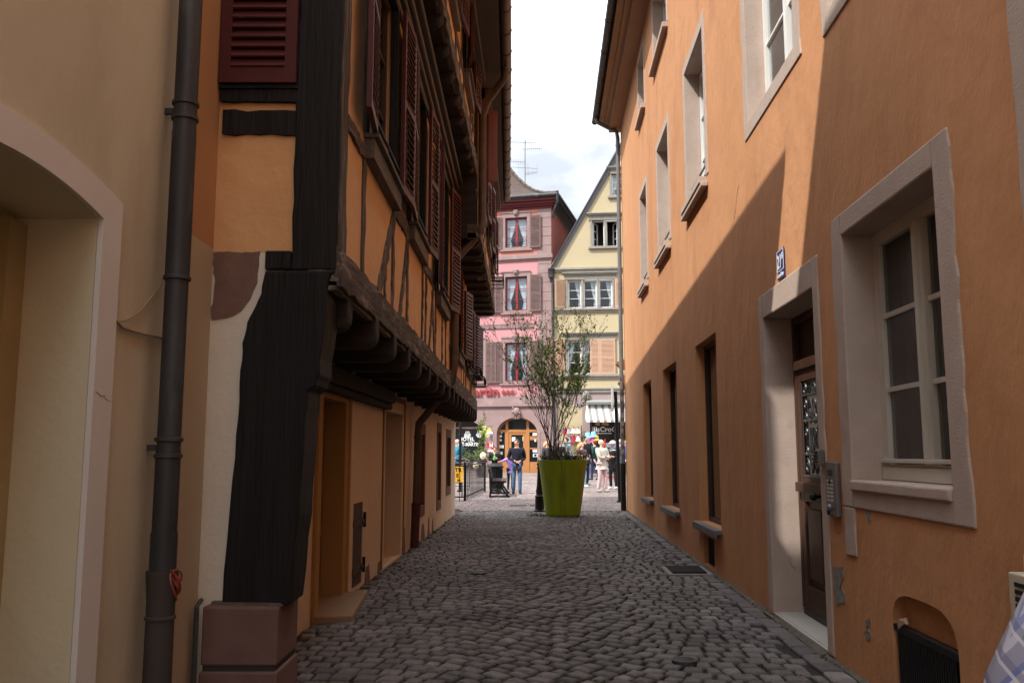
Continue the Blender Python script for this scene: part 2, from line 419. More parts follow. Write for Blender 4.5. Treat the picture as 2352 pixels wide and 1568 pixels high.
def sett_mat(name, c1, c2, c3):
    m = bpy.data.materials.new(name); m.use_nodes = True
    nt = m.node_tree; N = nt.nodes; L = nt.links; b = N['Principled BSDF']; b.inputs['Roughness'].default_value = .72; b.inputs['Specular IOR Level'].default_value = .35
    at = N.new('ShaderNodeAttribute'); at.attribute_name = 'tone'
    cr = N.new('ShaderNodeValToRGB'); e = cr.color_ramp.elements
    e[0].color = (*c1, 1); e[1].color = (*c3, 1); k = e.new(.5); k.color = (*c2, 1)
    L.new(at.outputs['Fac'], cr.inputs[0])
    tc = N.new('ShaderNodeTexCoord')
    n1 = N.new('ShaderNodeTexNoise'); n1.inputs['Scale'].default_value = 22; n1.inputs['Detail'].default_value = 7
    n3 = N.new('ShaderNodeTexNoise'); n3.inputs['Scale'].default_value = .55; n3.inputs['Detail'].default_value = 5
    L.new(tc.outputs['Object'], n1.inputs[0]); L.new(tc.outputs['Object'], n3.inputs[0])
    r3 = N.new('ShaderNodeMapRange'); r3.inputs[1].default_value = .35; r3.inputs[2].default_value = .7; r3.inputs[3].default_value = .78; r3.inputs[4].default_value = 1.25
    L.new(n3.outputs[0], r3.inputs[0])
    r1 = N.new('ShaderNodeMapRange'); r1.inputs[1].default_value = .3; r1.inputs[2].default_value = .7; r1.inputs[3].default_value = .75; r1.inputs[4].default_value = 1.2
    L.new(n1.outputs[0], r1.inputs[0])
    mm = N.new('ShaderNodeMath'); mm.operation = 'MULTIPLY'; L.new(r1.outputs[0], mm.inputs[0]); L.new(r3.outputs[0], mm.inputs[1])
    vm = N.new('ShaderNodeVectorMath'); vm.operation = 'SCALE'; L.new(cr.outputs[0], vm.inputs[0]); L.new(mm.outputs[0], vm.inputs['Scale'])
    L.new(vm.outputs[0], b.inputs['Base Color'])
    bp = N.new('ShaderNodeBump'); bp.inputs['Strength'].default_value = .5; bp.inputs['Distance'].default_value = .008
    L.new(n1.outputs[0], bp.inputs['Height']); L.new(bp.outputs[0], b.inputs['Normal'])
    return m
SETT = sett_mat('sandstone_setts', (.072, .063, .060), (.122, .107, .102), (.21, .187, .178))
SETT2 = sett_mat('square_setts', (.16, .125, .118), (.20, .16, .15), (.255, .21, .195))

class Stones:
    def __init__(self): self.v = []; self.f = []; self.t = []
    def add(self, cx, cy, a, w, h, z, bev=.016, jit=.010, up=.0):
        ca, sa = math.cos(a), math.sin(a); tone = min(1, max(0, random.gauss(.48, .2))); n = len(self.v)
        tx, ty = R_(-.014, .014), R_(-.014, .014)
        cor = [(-w/2+R_(-jit, jit), -h/2+R_(-jit, jit)), (w/2+R_(-jit, jit), -h/2+R_(-jit, jit)), (w/2+R_(-jit, jit), h/2+R_(-jit, jit)), (-w/2+R_(-jit, jit), h/2+R_(-jit, jit))]
        for lay, (k, dz) in enumerate(((1., -.045), (1., -.012), (.94, -.003), (.74, .001))):
            for x, y in cor:
                x2, y2 = x*k, y*k
                if lay >= 2:
                    x2 = x-math.copysign(min(abs(x)*.5, bev*(lay-1)*.5), x); y2 = y-math.copysign(min(abs(y)*.5, bev*(lay-1)*.5), y)
                self.v.append((cx+x2*ca-y2*sa, cy+x2*sa+y2*ca, z+dz+up+(tx*x2+ty*y2)*(lay > 0)))
        for l in range(3):
            for k in range(4):
                self.f.append((n+l*4+k, n+l*4+(k+1) % 4, n+l*4+4+(k+1) % 4, n+l*4+4+k)); self.t.append(tone)
        self.f.append((n+12, n+13, n+14, n+15)); self.t.append(tone)
    def build(self, name, m, label):
        me = bpy.data.meshes.new(name); me.from_pydata(self.v, [], self.f)
        at = me.attributes.new('tone', 'FLOAT', 'FACE'); at.data.foreach_set('value', self.t)
        me.materials.append(m)
        o = link(name, me, None)
        return struct(o, label)

def lx(y): return LG(y, 0, 0).x if y > 5.4 else -1.8
def rx(y): return RW(y, 0, 0).x
def alley_cobbles():
    st = Stones()
    step = .160; t = .4
    tab = []; acc = 0.
    for k in range(200):
        xx = -2.2+k*.03; sl = -.95*math.exp(-((xx-.35)/.85)**4)+.12*math.sin(xx*2.1); tab.append((acc, sl)); acc += sl*.03
    def bow(x): return tab[max(0, min(199, int((x+2.2)/.03)))]
    while t < 24.6:
        x = -1.9+R_(0, .12)
        while x < 2.9:
            w = R_(.10, .172); xc = x+w/2
            dy, sl = bow(xc)
            a = math.atan(sl)+.05*math.sin(t*.8+xc)
            y = t+dy+.03*math.sin(xc*2.3+t*.7)
            if 1.0 < y < 22.0 and lx(y)+.06 < xc < rx(y)-.205:
                st.add(xc, y, a+R_(-.07, .07), (w-.024)*(1.+.12*abs(sl)), (step-.027)*math.cos(a)*R_(.93, 1.03), .004+R_(-.0045, .0045), jit=.011)
            x += w*(1-.1*abs(sl))
        t += step
    # two level courses along the foot of the orange house
    for row, (off, wd) in enumerate(((.10, .15),)):
        y = 1.2
        while y < 22.0:
            l = R_(.16, .30)
            st.add(rx(y)-off, y+l/2, PI/2-.042+R_(-.03, .03), l-.015, wd-.012, .006+R_(-.005, .005))
            y += l
    st.build('pavement', SETT, 'reddish grey cobbled paving of the narrow alley')
alley_cobbles()
def square_cobbles():
    st = Stones(); t = 22.62; i = 0
    while t < 47:
        step = .15 if t < 30 else .2
        x = -7.5-(i % 2)*.1 if t > 23.5 else -3.2; x1 = 9.5 if t > 23.5 else 4.5
        while x < x1:
            w = R_(.16, .26) if t < 30 else R_(.22, .36)
            st.add(x+w/2, t+.02*math.sin(x*1.7), R_(-.04, .04), w-.014, step-.013, gz(t)+.002+R_(-.003, .003))
            x += w
        t += step; i += 1
    st.build('square_pavement', SETT2, 'paler pink paving of the sunny street beyond the alley')
square_cobbles()
# flush stone band with channel slabs between alley and street
b = MB()
for k in range(9):
    x0 = -1.3+k*.5
    b.box(W3, x0, x0+.49, 22.0, 22.32, gz(22)-.03, .016)
struct(b.build('kerb', mat('kerb_stone', (.27, .235, .22), rough=.85, bump=.3, bsc=40), None, bevel=.006), 'flush pale kerb slabs across the end of the alley')

# weeds in the joints
b = MB()
def tuft(x, y, r, n, h):
    for i in range(n):
        a = R_(0, 2*PI); rr = r*math.sqrt(random.random()); p = Vector((x+rr*math.cos(a), y+rr*math.sin(a), gz(y)-.012))
        aa = R_(0, 2*PI); d = Vector((math.cos(aa), math.sin(aa), 0)); w = R_(.004, .010); hh = h*R_(.5, 1.2)
        s = d.cross(Vector((0, 0, 1)))*w
        b.quad(p-s, p+s, p+s*.5+d*hh*.5+Vector((0, 0, hh)), p-s*.5+d*hh*.5+Vector((0, 0, hh)))
tuft(.62, 20.2, .32, 260, .05)
for i in range(260):
    y = R_(5, 19); x = random.gauss(.45, .75)
    if lx(y)+.1 < x < rx(y)-.1: tuft(x, y, .07, 14, .013)
for i in range(160):
    y = R_(4.3, 21); tuft(rx(y)-R_(.01, .05), y, .05, 8, .025)
struct(b.build('weeds', mat('weed_green', (.06, .095, .018), (.04, .06, .012), rough=.8, bump=0), None, recalc=False), 'moss and weeds growing in the cobble joints', 'stuff')

# ================================================================== RIGHT ORANGE HOUSE
def right_house():
    H = thing('orange_house', 'long orange plastered town house with pale stone window frames along the right of the alley', 'house', (2.6, 12, 0))
    shop = [(9.99, 11.42), (13.14, 14.7), (16.4, 17.8)]
    f1 = [(10.26, 11.68), (13.45, 14.8), (16.55, 17.68)]
    holes = [(a, e, .55, 2.80, .15) for a, e in shop]
    holes += [(a, e, 4.75, 6.68, 0) for a, e in f1]
    big = (4.22, 5.60, 1.22, 2.82, 0); holes.append(big)
    door = (6.26, 7.74, .03, 2.60, 0); holes.append(door)
    n1 = (6.45, 8.02, 4.55, 6.75, 0); n2 = (3.9, 5.62, 4.42, 6.7, 0); holes += [n1, n2]
    f2 = [(13.16, 15.06), (16.44, 17.7), (9.9, 11.7), (6.4, 8.1)]
    holes += [(a+.1, e-.1, 8.26, 9.55, 0) for a, e in f2]
    cel = (4.28, 5.09, 0., .64, .07); holes.append(cel)
    vent = (10.45, 11.15, .05, .40, .12); holes.append(vent)
    gate = (1.3, 3.28, .0, 3.9, 0); holes.append(gate)
    wl = wall(RW, H, -5, 22.1, -.1, 10.0, holes, .2, ORANGE)
    # cellar arch spandrels, leaving a rounded head
    b = MB()
    a0, a1, z1 = 4.28, 5.09, .64; cs = (a0+a1)/2; hw = (a1-a0)/2; n = 10
    for sg in (-1, 1):
        poly = [(cs+sg*hw, z1)]+[(cs+sg*hw*math.sin(PI/2*i/n)**.55, .42+(z1-.42)*math.cos(PI/2*i/n)**.8) for i in range(n+1)]
        b.prism(RW, poly, -.07, 0)
    b.build('arch_head', ORANGE, wl)
    # end wall, back, roof
    b = MB()
    b.quad(RW(22.1, 0, -.1), RW(22.1, -9, -.1), RW(22.1, -9, 10), RW(22.1, 0, 10))
    b.quad(RW(-5, 0, -.1), RW(-5, -9, -.1), RW(-5, -9, 10), RW(-5, 0, 10))
    b.quad(RW(-5, -9, -.1), RW(22.1, -9, -.1), RW(22.1, -9, 10), RW(-5, -9, 10))
    b.build('side_wall', ORANGE, H)
    b = MB()
    E0, E1 = -5.3, 22.25
    b.box(RW, E0, E1, -.02, .30, 9.86, 10.02); b.box(RW, E0, E1, -.02, .42, 10.02, 10.08); b.box(RW, E0, E1, -.02, .56, 10.083, 10.17)
    b.build('cornice', mat('tan_cornice', (.34, .20, .11), (.27, .155, .085), rough=.8, bump=.1), H)
    b = MB()
    for e in (0,):
        P = [RW(E0, .62, 10.18), RW(E1, .62, 10.18), RW(E1, -4.4, 15.2), RW(E0, -4.4, 15.2), RW(E1, -9.4, 10.18), RW(E0, -9.4, 10.18)]
        b.add(P, [(0, 1, 2, 3), (3, 2, 4, 5), (0, 3, 5), (1, 4, 2)])
    b.build('roof', tile_mat(), H)
    b = MB()
    # half round gutter
    n = 8; ys = [E0+(E1-E0)*i/40 for i in range(41)]
    P = []
    for y in ys:
        for k in range(n+1):
            an = PI*k/n; P.append(RW(y, .67+.075*math.cos(an), 10.17-.085*math.sin(an)))
        for k in range(n, -1, -1):
            an = PI*k/n; P.append(RW(y, .67+.066*math.cos(an), 10.17-.076*math.sin(an)))
    q = 2*(n+1)
    b.add(P, [(i*q+k, i*q+(k+1) % q, (i+1)*q+(k+1) % q, (i+1)*q+k) for i in range(40) for k in range(q)]+[tuple(range(q)), tuple(40*q+k for k in range(q))])
    for y in ys[::2]:
        ring = [RW(y, .67+.080*math.cos(PI*k/n), 10.17-.09*math.sin(PI*k/n)) for k in range(n+1)]
        b.tube(ring, .008, 5)
    b.build('gutter', ZINC, H, smooth=True)
    # downpipe at the far corner
    b = MB(); y = 21.95
    b.tube([RW(y-.15, .66, 10.1), RW(y-.12, .62, 9.98), RW(y, .3, 9.86), RW(y, .12, 9.78), RW(y, .09, 9.6), RW(y, .09, 1.15)], .052, 12)
    for z in (9.4, 7.4, 5.6, 4.2, 2.9, 1.9, 1.2): b.lathe(RW(y, .09, z), [(.06, -.02), (.06, .02)], 12)
    dp = b.build('downpipe', ZINCL, H, smooth=True)
    b = MB(); b.tube([RW(y, .09, 1.16), RW(y, .09, -.02)], .068, 12); b.build('pipe_shoe', IRON, dp, smooth=True)
    b = MB()
    for z, w, hh in ((3.0, .07, .22), (2.72, .08, .12), (2.3, .07, .14), (2.1, .09, .1), (1.9, .06, .12), (1.62, .08, .14), (1.4, .07, .12)):
        a0 = R_(-.5, .5)
        n = 4; P = []
        for i in range(n+1):
            an = PI/2+PI+a0-.0+(i/n-.5)*w/.054
            c = RW(y, .09, 0)
            P += [Vector((c.x+.0545*math.cos(an), c.y+.0545*math.sin(an), z)), Vector((c.x+.0545*math.cos(an), c.y+.0545*math.sin(an), z+hh))]
        b.add(P, [(2*i, 2*i+2, 2*i+3, 2*i+1) for i in range(n)])
    b.build('sticker', mat('pale_sticker', (.6, .6, .56), (.3, .3, .3), sc=18, var=.9, bump=0), dp, recalc=False)
    # small moulded cornice of the shop front round the corner
    b = MB()
    prof = [(0, 3.55), (.10, 3.55), (.13, 3.62), (.15, 3.66), (.2, 3.7), (.2, 3.74), (0, 3.95), (0, 3.74)]
    for zz, k in ((3.55, 1), (3.05, .7)):
        b.prism(Fr(RW(22.1, 0, 0), (-1, 0, 0), (0, 1, 0)), [(-.3, zz), (.08*k, zz), (.12*k, zz+.07), (.2*k, zz+.13), (.2*k, zz+.17), (-.3, zz+.36)], .02, .3)
    b.build('shop_cornice', mat('terracotta_trim', (.38, .17, .08), rough=.8, bump=.1), H)
    # shop windows
    for a, e in shop:
        b = MB(); frame_ring(b, RW, a, e, .55, 2.80, .05, -.17, -.12); w = b.build('shop_window', flat('brown_metal_frame', (.05, .03, .02), .5), H)
        MB().quad(RW(a, -.155, .55), RW(e, -.155, .55), RW(e, -.155, 2.8), RW(a, -.155, 2.8)).build('glass', SMOKY, w, recalc=False)
        k = MB(); q = -.175; bk = .7
        k.add([RW(a, q, .55), RW(e, q, .55), RW(e, q, 2.8), RW(a, q, 2.8), RW(a, q-bk, .55), RW(e, q-bk, .55), RW(e, q-bk, 2.8), RW(a, q-bk, 2.8)], [(0, 1, 5, 4), (1, 2, 6, 5), (2, 3, 7, 6), (3, 0, 4, 7), (4, 5, 6, 7)])
        k.build('interior', DARK, w)
        b = MB(); b.box(RW, a-.06, e+.06, -.118, .075, .50, .549); b.box(RW, a-.06, e+.06, .06, .085, .46, .545)
        b.build('sill', mat('grey_slate_sill', (.15, .145, .14), (.1, .098, .095), rough=.6, bump=.2), w, bevel=.006)
    # first floor windows
    for a, e in f1:
        surround(RW, H, a, e, 4.75, 6.68, .14, STONE, depth=.2, bottom=False, chip=.006)
        w = window(RW, H, a, e, 4.75, 6.68, WHITE, depth=.2, cols=2, rows=3, fw=.06, curtain='ab')
        b = MB(); b.box(RW, a-.02, e+.02, -.2, .10, 4.66, 4.745); b.box(RW, a-.1, e+.12, .005, .085, 4.6, 4.658)
        b.build('sill', STONE, w, bevel=.008)
        b = MB()
        for z in (4.86, 4.98): b.box(RW, a+.005, e-.005, -.06, -.045, z, z+.03)
        for yy in (a+.03, e-.03): b.box(RW, yy-.01, yy+.01, -.075, -.063, 4.75, 5.02)
        b.build('guard_rail', ZINC, w)
    for (a, e, z0, z1, dp), wl_ in ((n1, .17), (n2, .17)):
        surround(RW, H, a, e, z0, z1, .16, STONE, depth=.2, chip=.02, wb=.14)
        window(RW, H, a, e, z0, z1, WHITE, depth=.17, cols=2, rows=3, fw=.07)
    for a, e in f2:
        surround(RW, H, a+.1, e-.1, 8.26, 9.55, .12, STONE, depth=.18, bottom=False, chip=.005)
        w = window(RW, H, a+.1, e-.1, 8.26, 9.55, WHITE, depth=.18, cols=2, rows=2, curtain='ab')
        b = MB(); b.box(RW, a, e, -.18, .09, 8.17, 8.255); b.build('sill', STONE, w, bevel=.008)
    # ground floor window
    a, e, z0, z1, _ = big
    surround(RW, H, a, e, z0, z1, .19, STONE, depth=.245, chip=.018, wb=.16, wt=.15, bev=.012)
    b = MB(); b.prism(RW, [(5.60, .76), (5.79+.0, .75), (5.785, 1.0595), (5.60, 1.0595)], -.1, .011); b.build('stone_surround', STONE, H, bevel=.008)
    b = MB(); b.box(RW, a+.001, e-.001, -.245, .03, 1.17, 1.236); w0 = b.build('sill', STONE, H, bevel=.012)
    w = window(RW, H, a, e, z0+.03, z1, OFFW, depth=.2, cols=2, rows=3, fw=.085, curtain=None, gl=SMOKY, mid=.13, sub=.03)
    b = MB(); b.box(RW, a+.02, e-.02, -.20, -.165, z0+.125, z0+.15); b.box(RW, a+.01, e-.01, -.20, -.18, z0+.02, z0+.10)
    c = (a+e)/2
    b.box(RW, c-.02, c+.02, -.19, -.165, z0+.15, z1-.09)
    b.build('weather_bar', OFFW, w, bevel=.004)
    b = MB(); P = []
    n = 40
    for i in range(n+1):
        s = a+.05+(e-a-.1)*i/n
        P += [RW(s, -.36-.02*math.sin(i*1.9), z0), RW(s, -.36-.02*math.sin(i*1.9), z1)]
    b.add(P, [(2*i, 2*i+2, 2*i+3, 2*i+1) for i in range(n)])
    b.build('curtain', flat('grey_curtain', (.07, .065, .063), .9), w, recalc=False)
    # door
    a, e, z0, z1, _ = door
    surround(RW, H, a, e, z0, z1, .135, STONE, depth=.30, bottom=False, wt=.22, chip=.014, bev=.012)
    D = MB(); F = RW; d0, d1 = -.30, -.25
    c = 7.0
    frame_ring(D, F, a, e, .10, z1, .07, -.32, -.245)
    for q0, q1 in ((a+.07, c-.004), (c+.004, e-.07)):
        D.box(F, q0, q0+.10, d0, d1, .12, 2.12); D.box(F, q1-.10, q1, d0, d1, .12, 2.12)
        for zz0, zz1 in ((.12, .30), (1.0, 1.20), (2.02, 2.12)): D.box(F, q0+.10, q1-.10, d0, d1, zz0, zz1)
        D.box(F, q0+.10, q1-.10, d0-.005, d0+.02, .30, 1.0)
        D.prism(F, [(q0+.15, .36), (q1-.15, .36), (q1-.15, .94), (q0+.15, .94)], d0+.02, d0+.042)
    D.box(F, a+.07, e-.07, d0, d1+.03, 2.12, 2.20); D.box(F, a+.07, e-.07, d0-.02, d0+.01, 2.20, z1-.07)
    D.box(F, a+.1, e-.08, d1, d1+.05, 1.08, 1.16)
    D.box(F, c-.03, c+.03, d1, d1+.02, .12, 2.12)
    dr = D.build('door', DOORW, H, bevel=.006)
    g = MB()
    for q0, q1 in ((a+.17, c-.104), (c+.104, e-.17)): g.quad(F(q0, d0+.02, 1.2), F(q1, d0+.02, 1.2), F(q1, d0+.02, 2.02), F(q0, d0+.02, 2.02))
    g.build('glass', flat('dark_door_glass', (.012, .013, .014), .15, spec=.6), dr, recalc=False)
    g = MB()
    def spiral(cx, cz, r, turns, st, sg=1):
        P = []
        for i in range(18):
            t = i/17; rr = r*(1-.75*t); an = st+sg*turns*2*PI*t
            P.append(F(cx+rr*math.cos(an), d1-.012, cz+rr*math.sin(an)))
        g.tube(P, .007, 5)
    for q0, q1 in ((a+.17, c-.104), (c+.104, e-.17)):
        m = (q0+q1)/2; ww = (q1-q0)
        for x in (q0+.02, q1-.02): g.tube([F(x, d1-.012, 1.21), F(x, d1-.012, 2.01)], .007, 5)
        g.box(F, q0, q1, d1-.02, d1, 1.205, 1.225)
        for sg in (-1, 1):
            for zz, r in ((1.30, .062), (1.42, .04), (1.58, .035), (1.70, .05), (1.82, .04), (1.95, .05)):
                spiral(m+sg*ww*.27, zz, r, 1.2, PI/2*sg, sg)
            g.tube([F(m, d1-.012, 1.66), F(m+sg*.05, d1-.012, 1.70), F(m+sg*.06, d1-.012, 1.78), F(m+sg*.02, d1-.012, 1.86)], .008, 5)
            g.tube([F(m+sg*.015, d1-.012, 1.24), F(m+sg*.06, d1-.012, 1.34), F(m+sg*.02, d1-.012, 1.52), F(m+sg*.05, d1-.012, 1.62)], .008, 5)
        for zz in (1.4, 1.68, 1.9): g.box(F, q0+.03, q1-.03, d1-.018, d1-.006, zz-.006, zz+.006)
    g.build('ironwork', mat('scrolled_iron', (.10, .10, .10), rough=.4, metal=.6, bump=0), dr, smooth=True)
    g = MB(); p = F(c+.06, d1, 1.06); g.tube([p, p+Vector((-.06, 0, 0))], .012, 8); g.ball(p+Vector((-.075, 0, 0)), .032, 10, 8); g.build('handle', IRON, dr, smooth=True)
    b = MB(); b.box(RW, a, e, -.3, .0, -.02, .045); b.box(RW, a, e, -.295, -.02, .045, .052); st = b.build('doorstep', mat('pale_floor_tile', (.52, .49, .44), rough=.45, bump=.05), H, bevel=.004)
    b = MB(); b.box(RW, a+.07, e-.07, -.31, -.235, .054, .10); b.build('threshold', ZINC, H)
    # wide gateway beside the camera: only its stone edge shows
    a, e, z0, z1, _ = gate
    surround(RW, H, a, e, z0, z1, .16, STONE, depth=.25, bottom=False, chip=.01)
    b = MB()
    for i in range(9): b.box(RW, a+i*(e-a)/9+.003, a+(i+1)*(e-a)/9-.003, -.33, -.29, .0, z1)
    b.build('gate', DOORW, H)
    # cellar opening
    b = MB(); b.box(RW, 4.30, 5.07, -.06, -.022, .0, .45); b.box(RW, 4.29, 5.08, -.04, -.004, .42, .455)
    for i in range(26): b.box(RW, 4.33+i*.0275, 4.345+i*.0275, -.021, -.006, .02, .42)
    b.build('cellar_grille', IRON, H)
    MB().quad(RW(4.28, -.069, .4), RW(5.09, -.069, .4), RW(5.09, -.069, .64), RW(4.28, -.069, .64)).build('recess', ORANGE, wl)
    b = MB(); b.box(RW, 10.45, 11.15, -.11, -.06, .05, .40)
    for i in range(12): b.box(RW, 10.46+i*.057, 10.475+i*.057, -.06, -.05, .06, .39)
    b.build('cellar_vent', IRON, H)
    # broken plaster
    def patch(pts, m, pr=.004):
        b = MB(); P = []
        k = len(pts)
        for i in range(k):
            p, q = pts[i], pts[(i+1) % k]
            for t in (0, .33, .66): P.append((p[0]+(q[0]-p[0])*t+R_(-.012, .012), p[1]+(q[1]-p[1])*t+R_(-.012, .012)))
        b.prism(RW, P, -.02, pr); b.build('bare_patch', m, H)
    GREYC = mat('grey_cement', (.27, .25, .23), (.17, .155, .14), rough=.95, sc=14, var=.9, bump=.9, bsc=40, bdist=.015)
    def pp(*a): return [RW.px(u, v) for u, v in a]
    patch(pp((1914, 1302), (1935, 1300), (1938, 1325), (1930, 1352), (1941, 1362), (1940, 1385), (1922, 1390), (1916, 1360)), GREYC)
    patch(pp((1990, 1170), (1999, 1172), (2001, 1195), (1993, 1200)), GREYC)
    patch(pp((1988, 1422), (1998, 1418), (2000, 1440), (1990, 1440)), GREYC)
    patch(pp((1988, 1448), (1999, 1446), (2001, 1470), (1991, 1468)), GREYC)
    patch(pp((2060, 1425), (2075, 1420), (2080, 1432), (2064, 1440)), mat('pale_rubble', (.42, .27, .18), rough=.95, bump=.6), .0)
    # foot of the wall: dirty mortar fillet
    b = MB()
    y = -2.
    while y < 22:
        l = R_(.15, .5)
        b.prism(Fr(RW(y, 0, 0), (-1, .0, 0), (.042, 1, 0)), [(0, -.03), (R_(.03, .075), -.03), (R_(.02, .04), R_(.006, .014)), (0, R_(.015, .035))], 0, l)
        y += l
    b.build('mortar_fillet', mat('dirty_mortar', (.17, .14, .115), (.09, .075, .06), rough=.95, sc=12, var=.9, bump=.7, bsc=30, bdist=.01), H)
    # things fixed to the wall
    n = thing('house_number_sign', 'blue enamel house number plate 21B above the stone door lintel', 'sign', RW(7.06, 0, 2.86))
    BL = flat('enamel_blue', (.012, .025, .16), .25, spec=.5); WL = flat('enamel_white', (.8, .82, .85), .3)
    b = MB(); b.box(RW, 6.955, 7.17, .006, .014, 2.835, 3.08); p = b.build('plate', BL, n, bevel=.003)
    b = MB(); frame_ring(b, RW, 6.963, 7.162, 2.90, 3.072, .006, .012, .0165); b.build('border', WL, p)
    text_mesh('21', .16, RW, 7.085, 2.925, .0165, .002, WL, 'number', p, mirror=True, bold=.003, xscale=.85)
    text_mesh('B', .075, RW, 6.995, 2.99, .0165, .002, WL, 'number', p, mirror=True, bold=.001)
    text_mesh('Grand Rue', .05, RW, 7.063, 2.85, .0165, .002, WL, 'street_name', p, mirror=True, bold=.0008, xscale=.85)
    n = thing('intercom', 'grey steel intercom panel with two columns of buttons beside the brown door', 'intercom', RW(5.95, 0, .99))
    b = MB(); b.box(RW, 5.85, 6.07, .003, .035, .985, 1.345); p = b.build('panel', mat('brushed_steel', (.20, .19, .185), rough=.4, metal=.6, bump=.05), n, bevel=.006)
    b = MB()
    for r in range(6):
        for s in (5.93, 6.0): b.box(RW, s-.022, s+.022, .036, .041, 1.085+r*.026, 1.098+r*.026)
    b.build('buttons', flat('button_pale', (.5, .48, .42), .4), p)
    b = MB(); b.ball(RW(5.96, .045, 1.045), .022, 10, 8); b.build('knob', ZINCL, p, smooth=True)
    b = MB()
    for r in range(5): b.box(RW, 5.91, 6.01, .036, .039, 1.255+r*.009, 1.259+r*.009)
    b.box(RW, 5.955, 5.99, .036, .040, 1.20, 1.23)
    b.box(RW, 6.0, 6.05, .036, .04, .992, 1.022)
    b.build('speaker_slots', DARK, p)
    n = thing('keypad', 'small grey keypad box on the door surround above the intercom', 'keypad', RW(6.17, 0, 1.33))
    b = MB(); b.box(RW, 6.12, 6.20, .016, .062, 1.318, 1.43); p = b.build('case', mat('brushed_steel', (.2, .19, .185)), n, bevel=.006)
    b = MB()
    for r in range(4):
        for s in range(3): b.box(RW, 6.133+s*.02, 6.147+s*.02, .0625, .066, 1.34+r*.02, 1.353+r*.02)
    b.build('keys', DARK, p)
    n = thing('vent_box', 'cream louvred metal box fixed low on the orange wall at the right edge', 'box', RW(3.5, 0, .35))
    CRM = mat('cream_metal', (.52, .46, .33), (.44, .38, .26), rough=.5, bump=.05)
    b = MB(); b.box(RW, 3.2, 3.60, .002, .09, .35, .93); p = b.build('case', CRM, n, bevel=.006)
    b = MB()
    for i in range(6): b.box(RW, 3.25, 3.55, .0905, .094, .74+i*.028, .757+i*.028); b.box(RW, 3.6002, 3.603, .015, .078, .74+i*.028, .757+i*.028)
    b.build('louvre', DARK, p)
    b = MB(); b.box(RW, 3.25, 3.58, .002, .035, .931, 1.0); b.build('bracket', CRM, p)
    return H

def tile_mat():
    if 'roof_tiles' in MATS: return MATS['roof_tiles']
    m = mat('roof_tiles', (.088, .056, .045), (.052, .036, .030), rough=.9, sc=4, var=1., bump=0)
    nt = m.node_tree; N = nt.nodes; L = nt.links
    tc = N.new('ShaderNodeTexCoord'); sp = N.new('ShaderNodeSeparateXYZ'); L.new(tc.outputs['Object'], sp.inputs[0])
    w = N.new('ShaderNodeMath'); w.operation = 'MULTIPLY'; w.inputs[1].default_value = 1/.16; L.new(sp.outputs['Z'], w.inputs[0])
    f = N.new('ShaderNodeMath'); f.operation = 'FRACT'; L.new(w.outputs[0], f.inputs[0])
    bp = N.new('ShaderNodeBump'); bp.inputs['Distance'].default_value = .05; bp.invert = True; L.new(f.outputs[0], bp.inputs['Height'])
    L.new(bp.outputs[0], N['Principled BSDF'].inputs['Normal'])
    return m
RH = right_house()

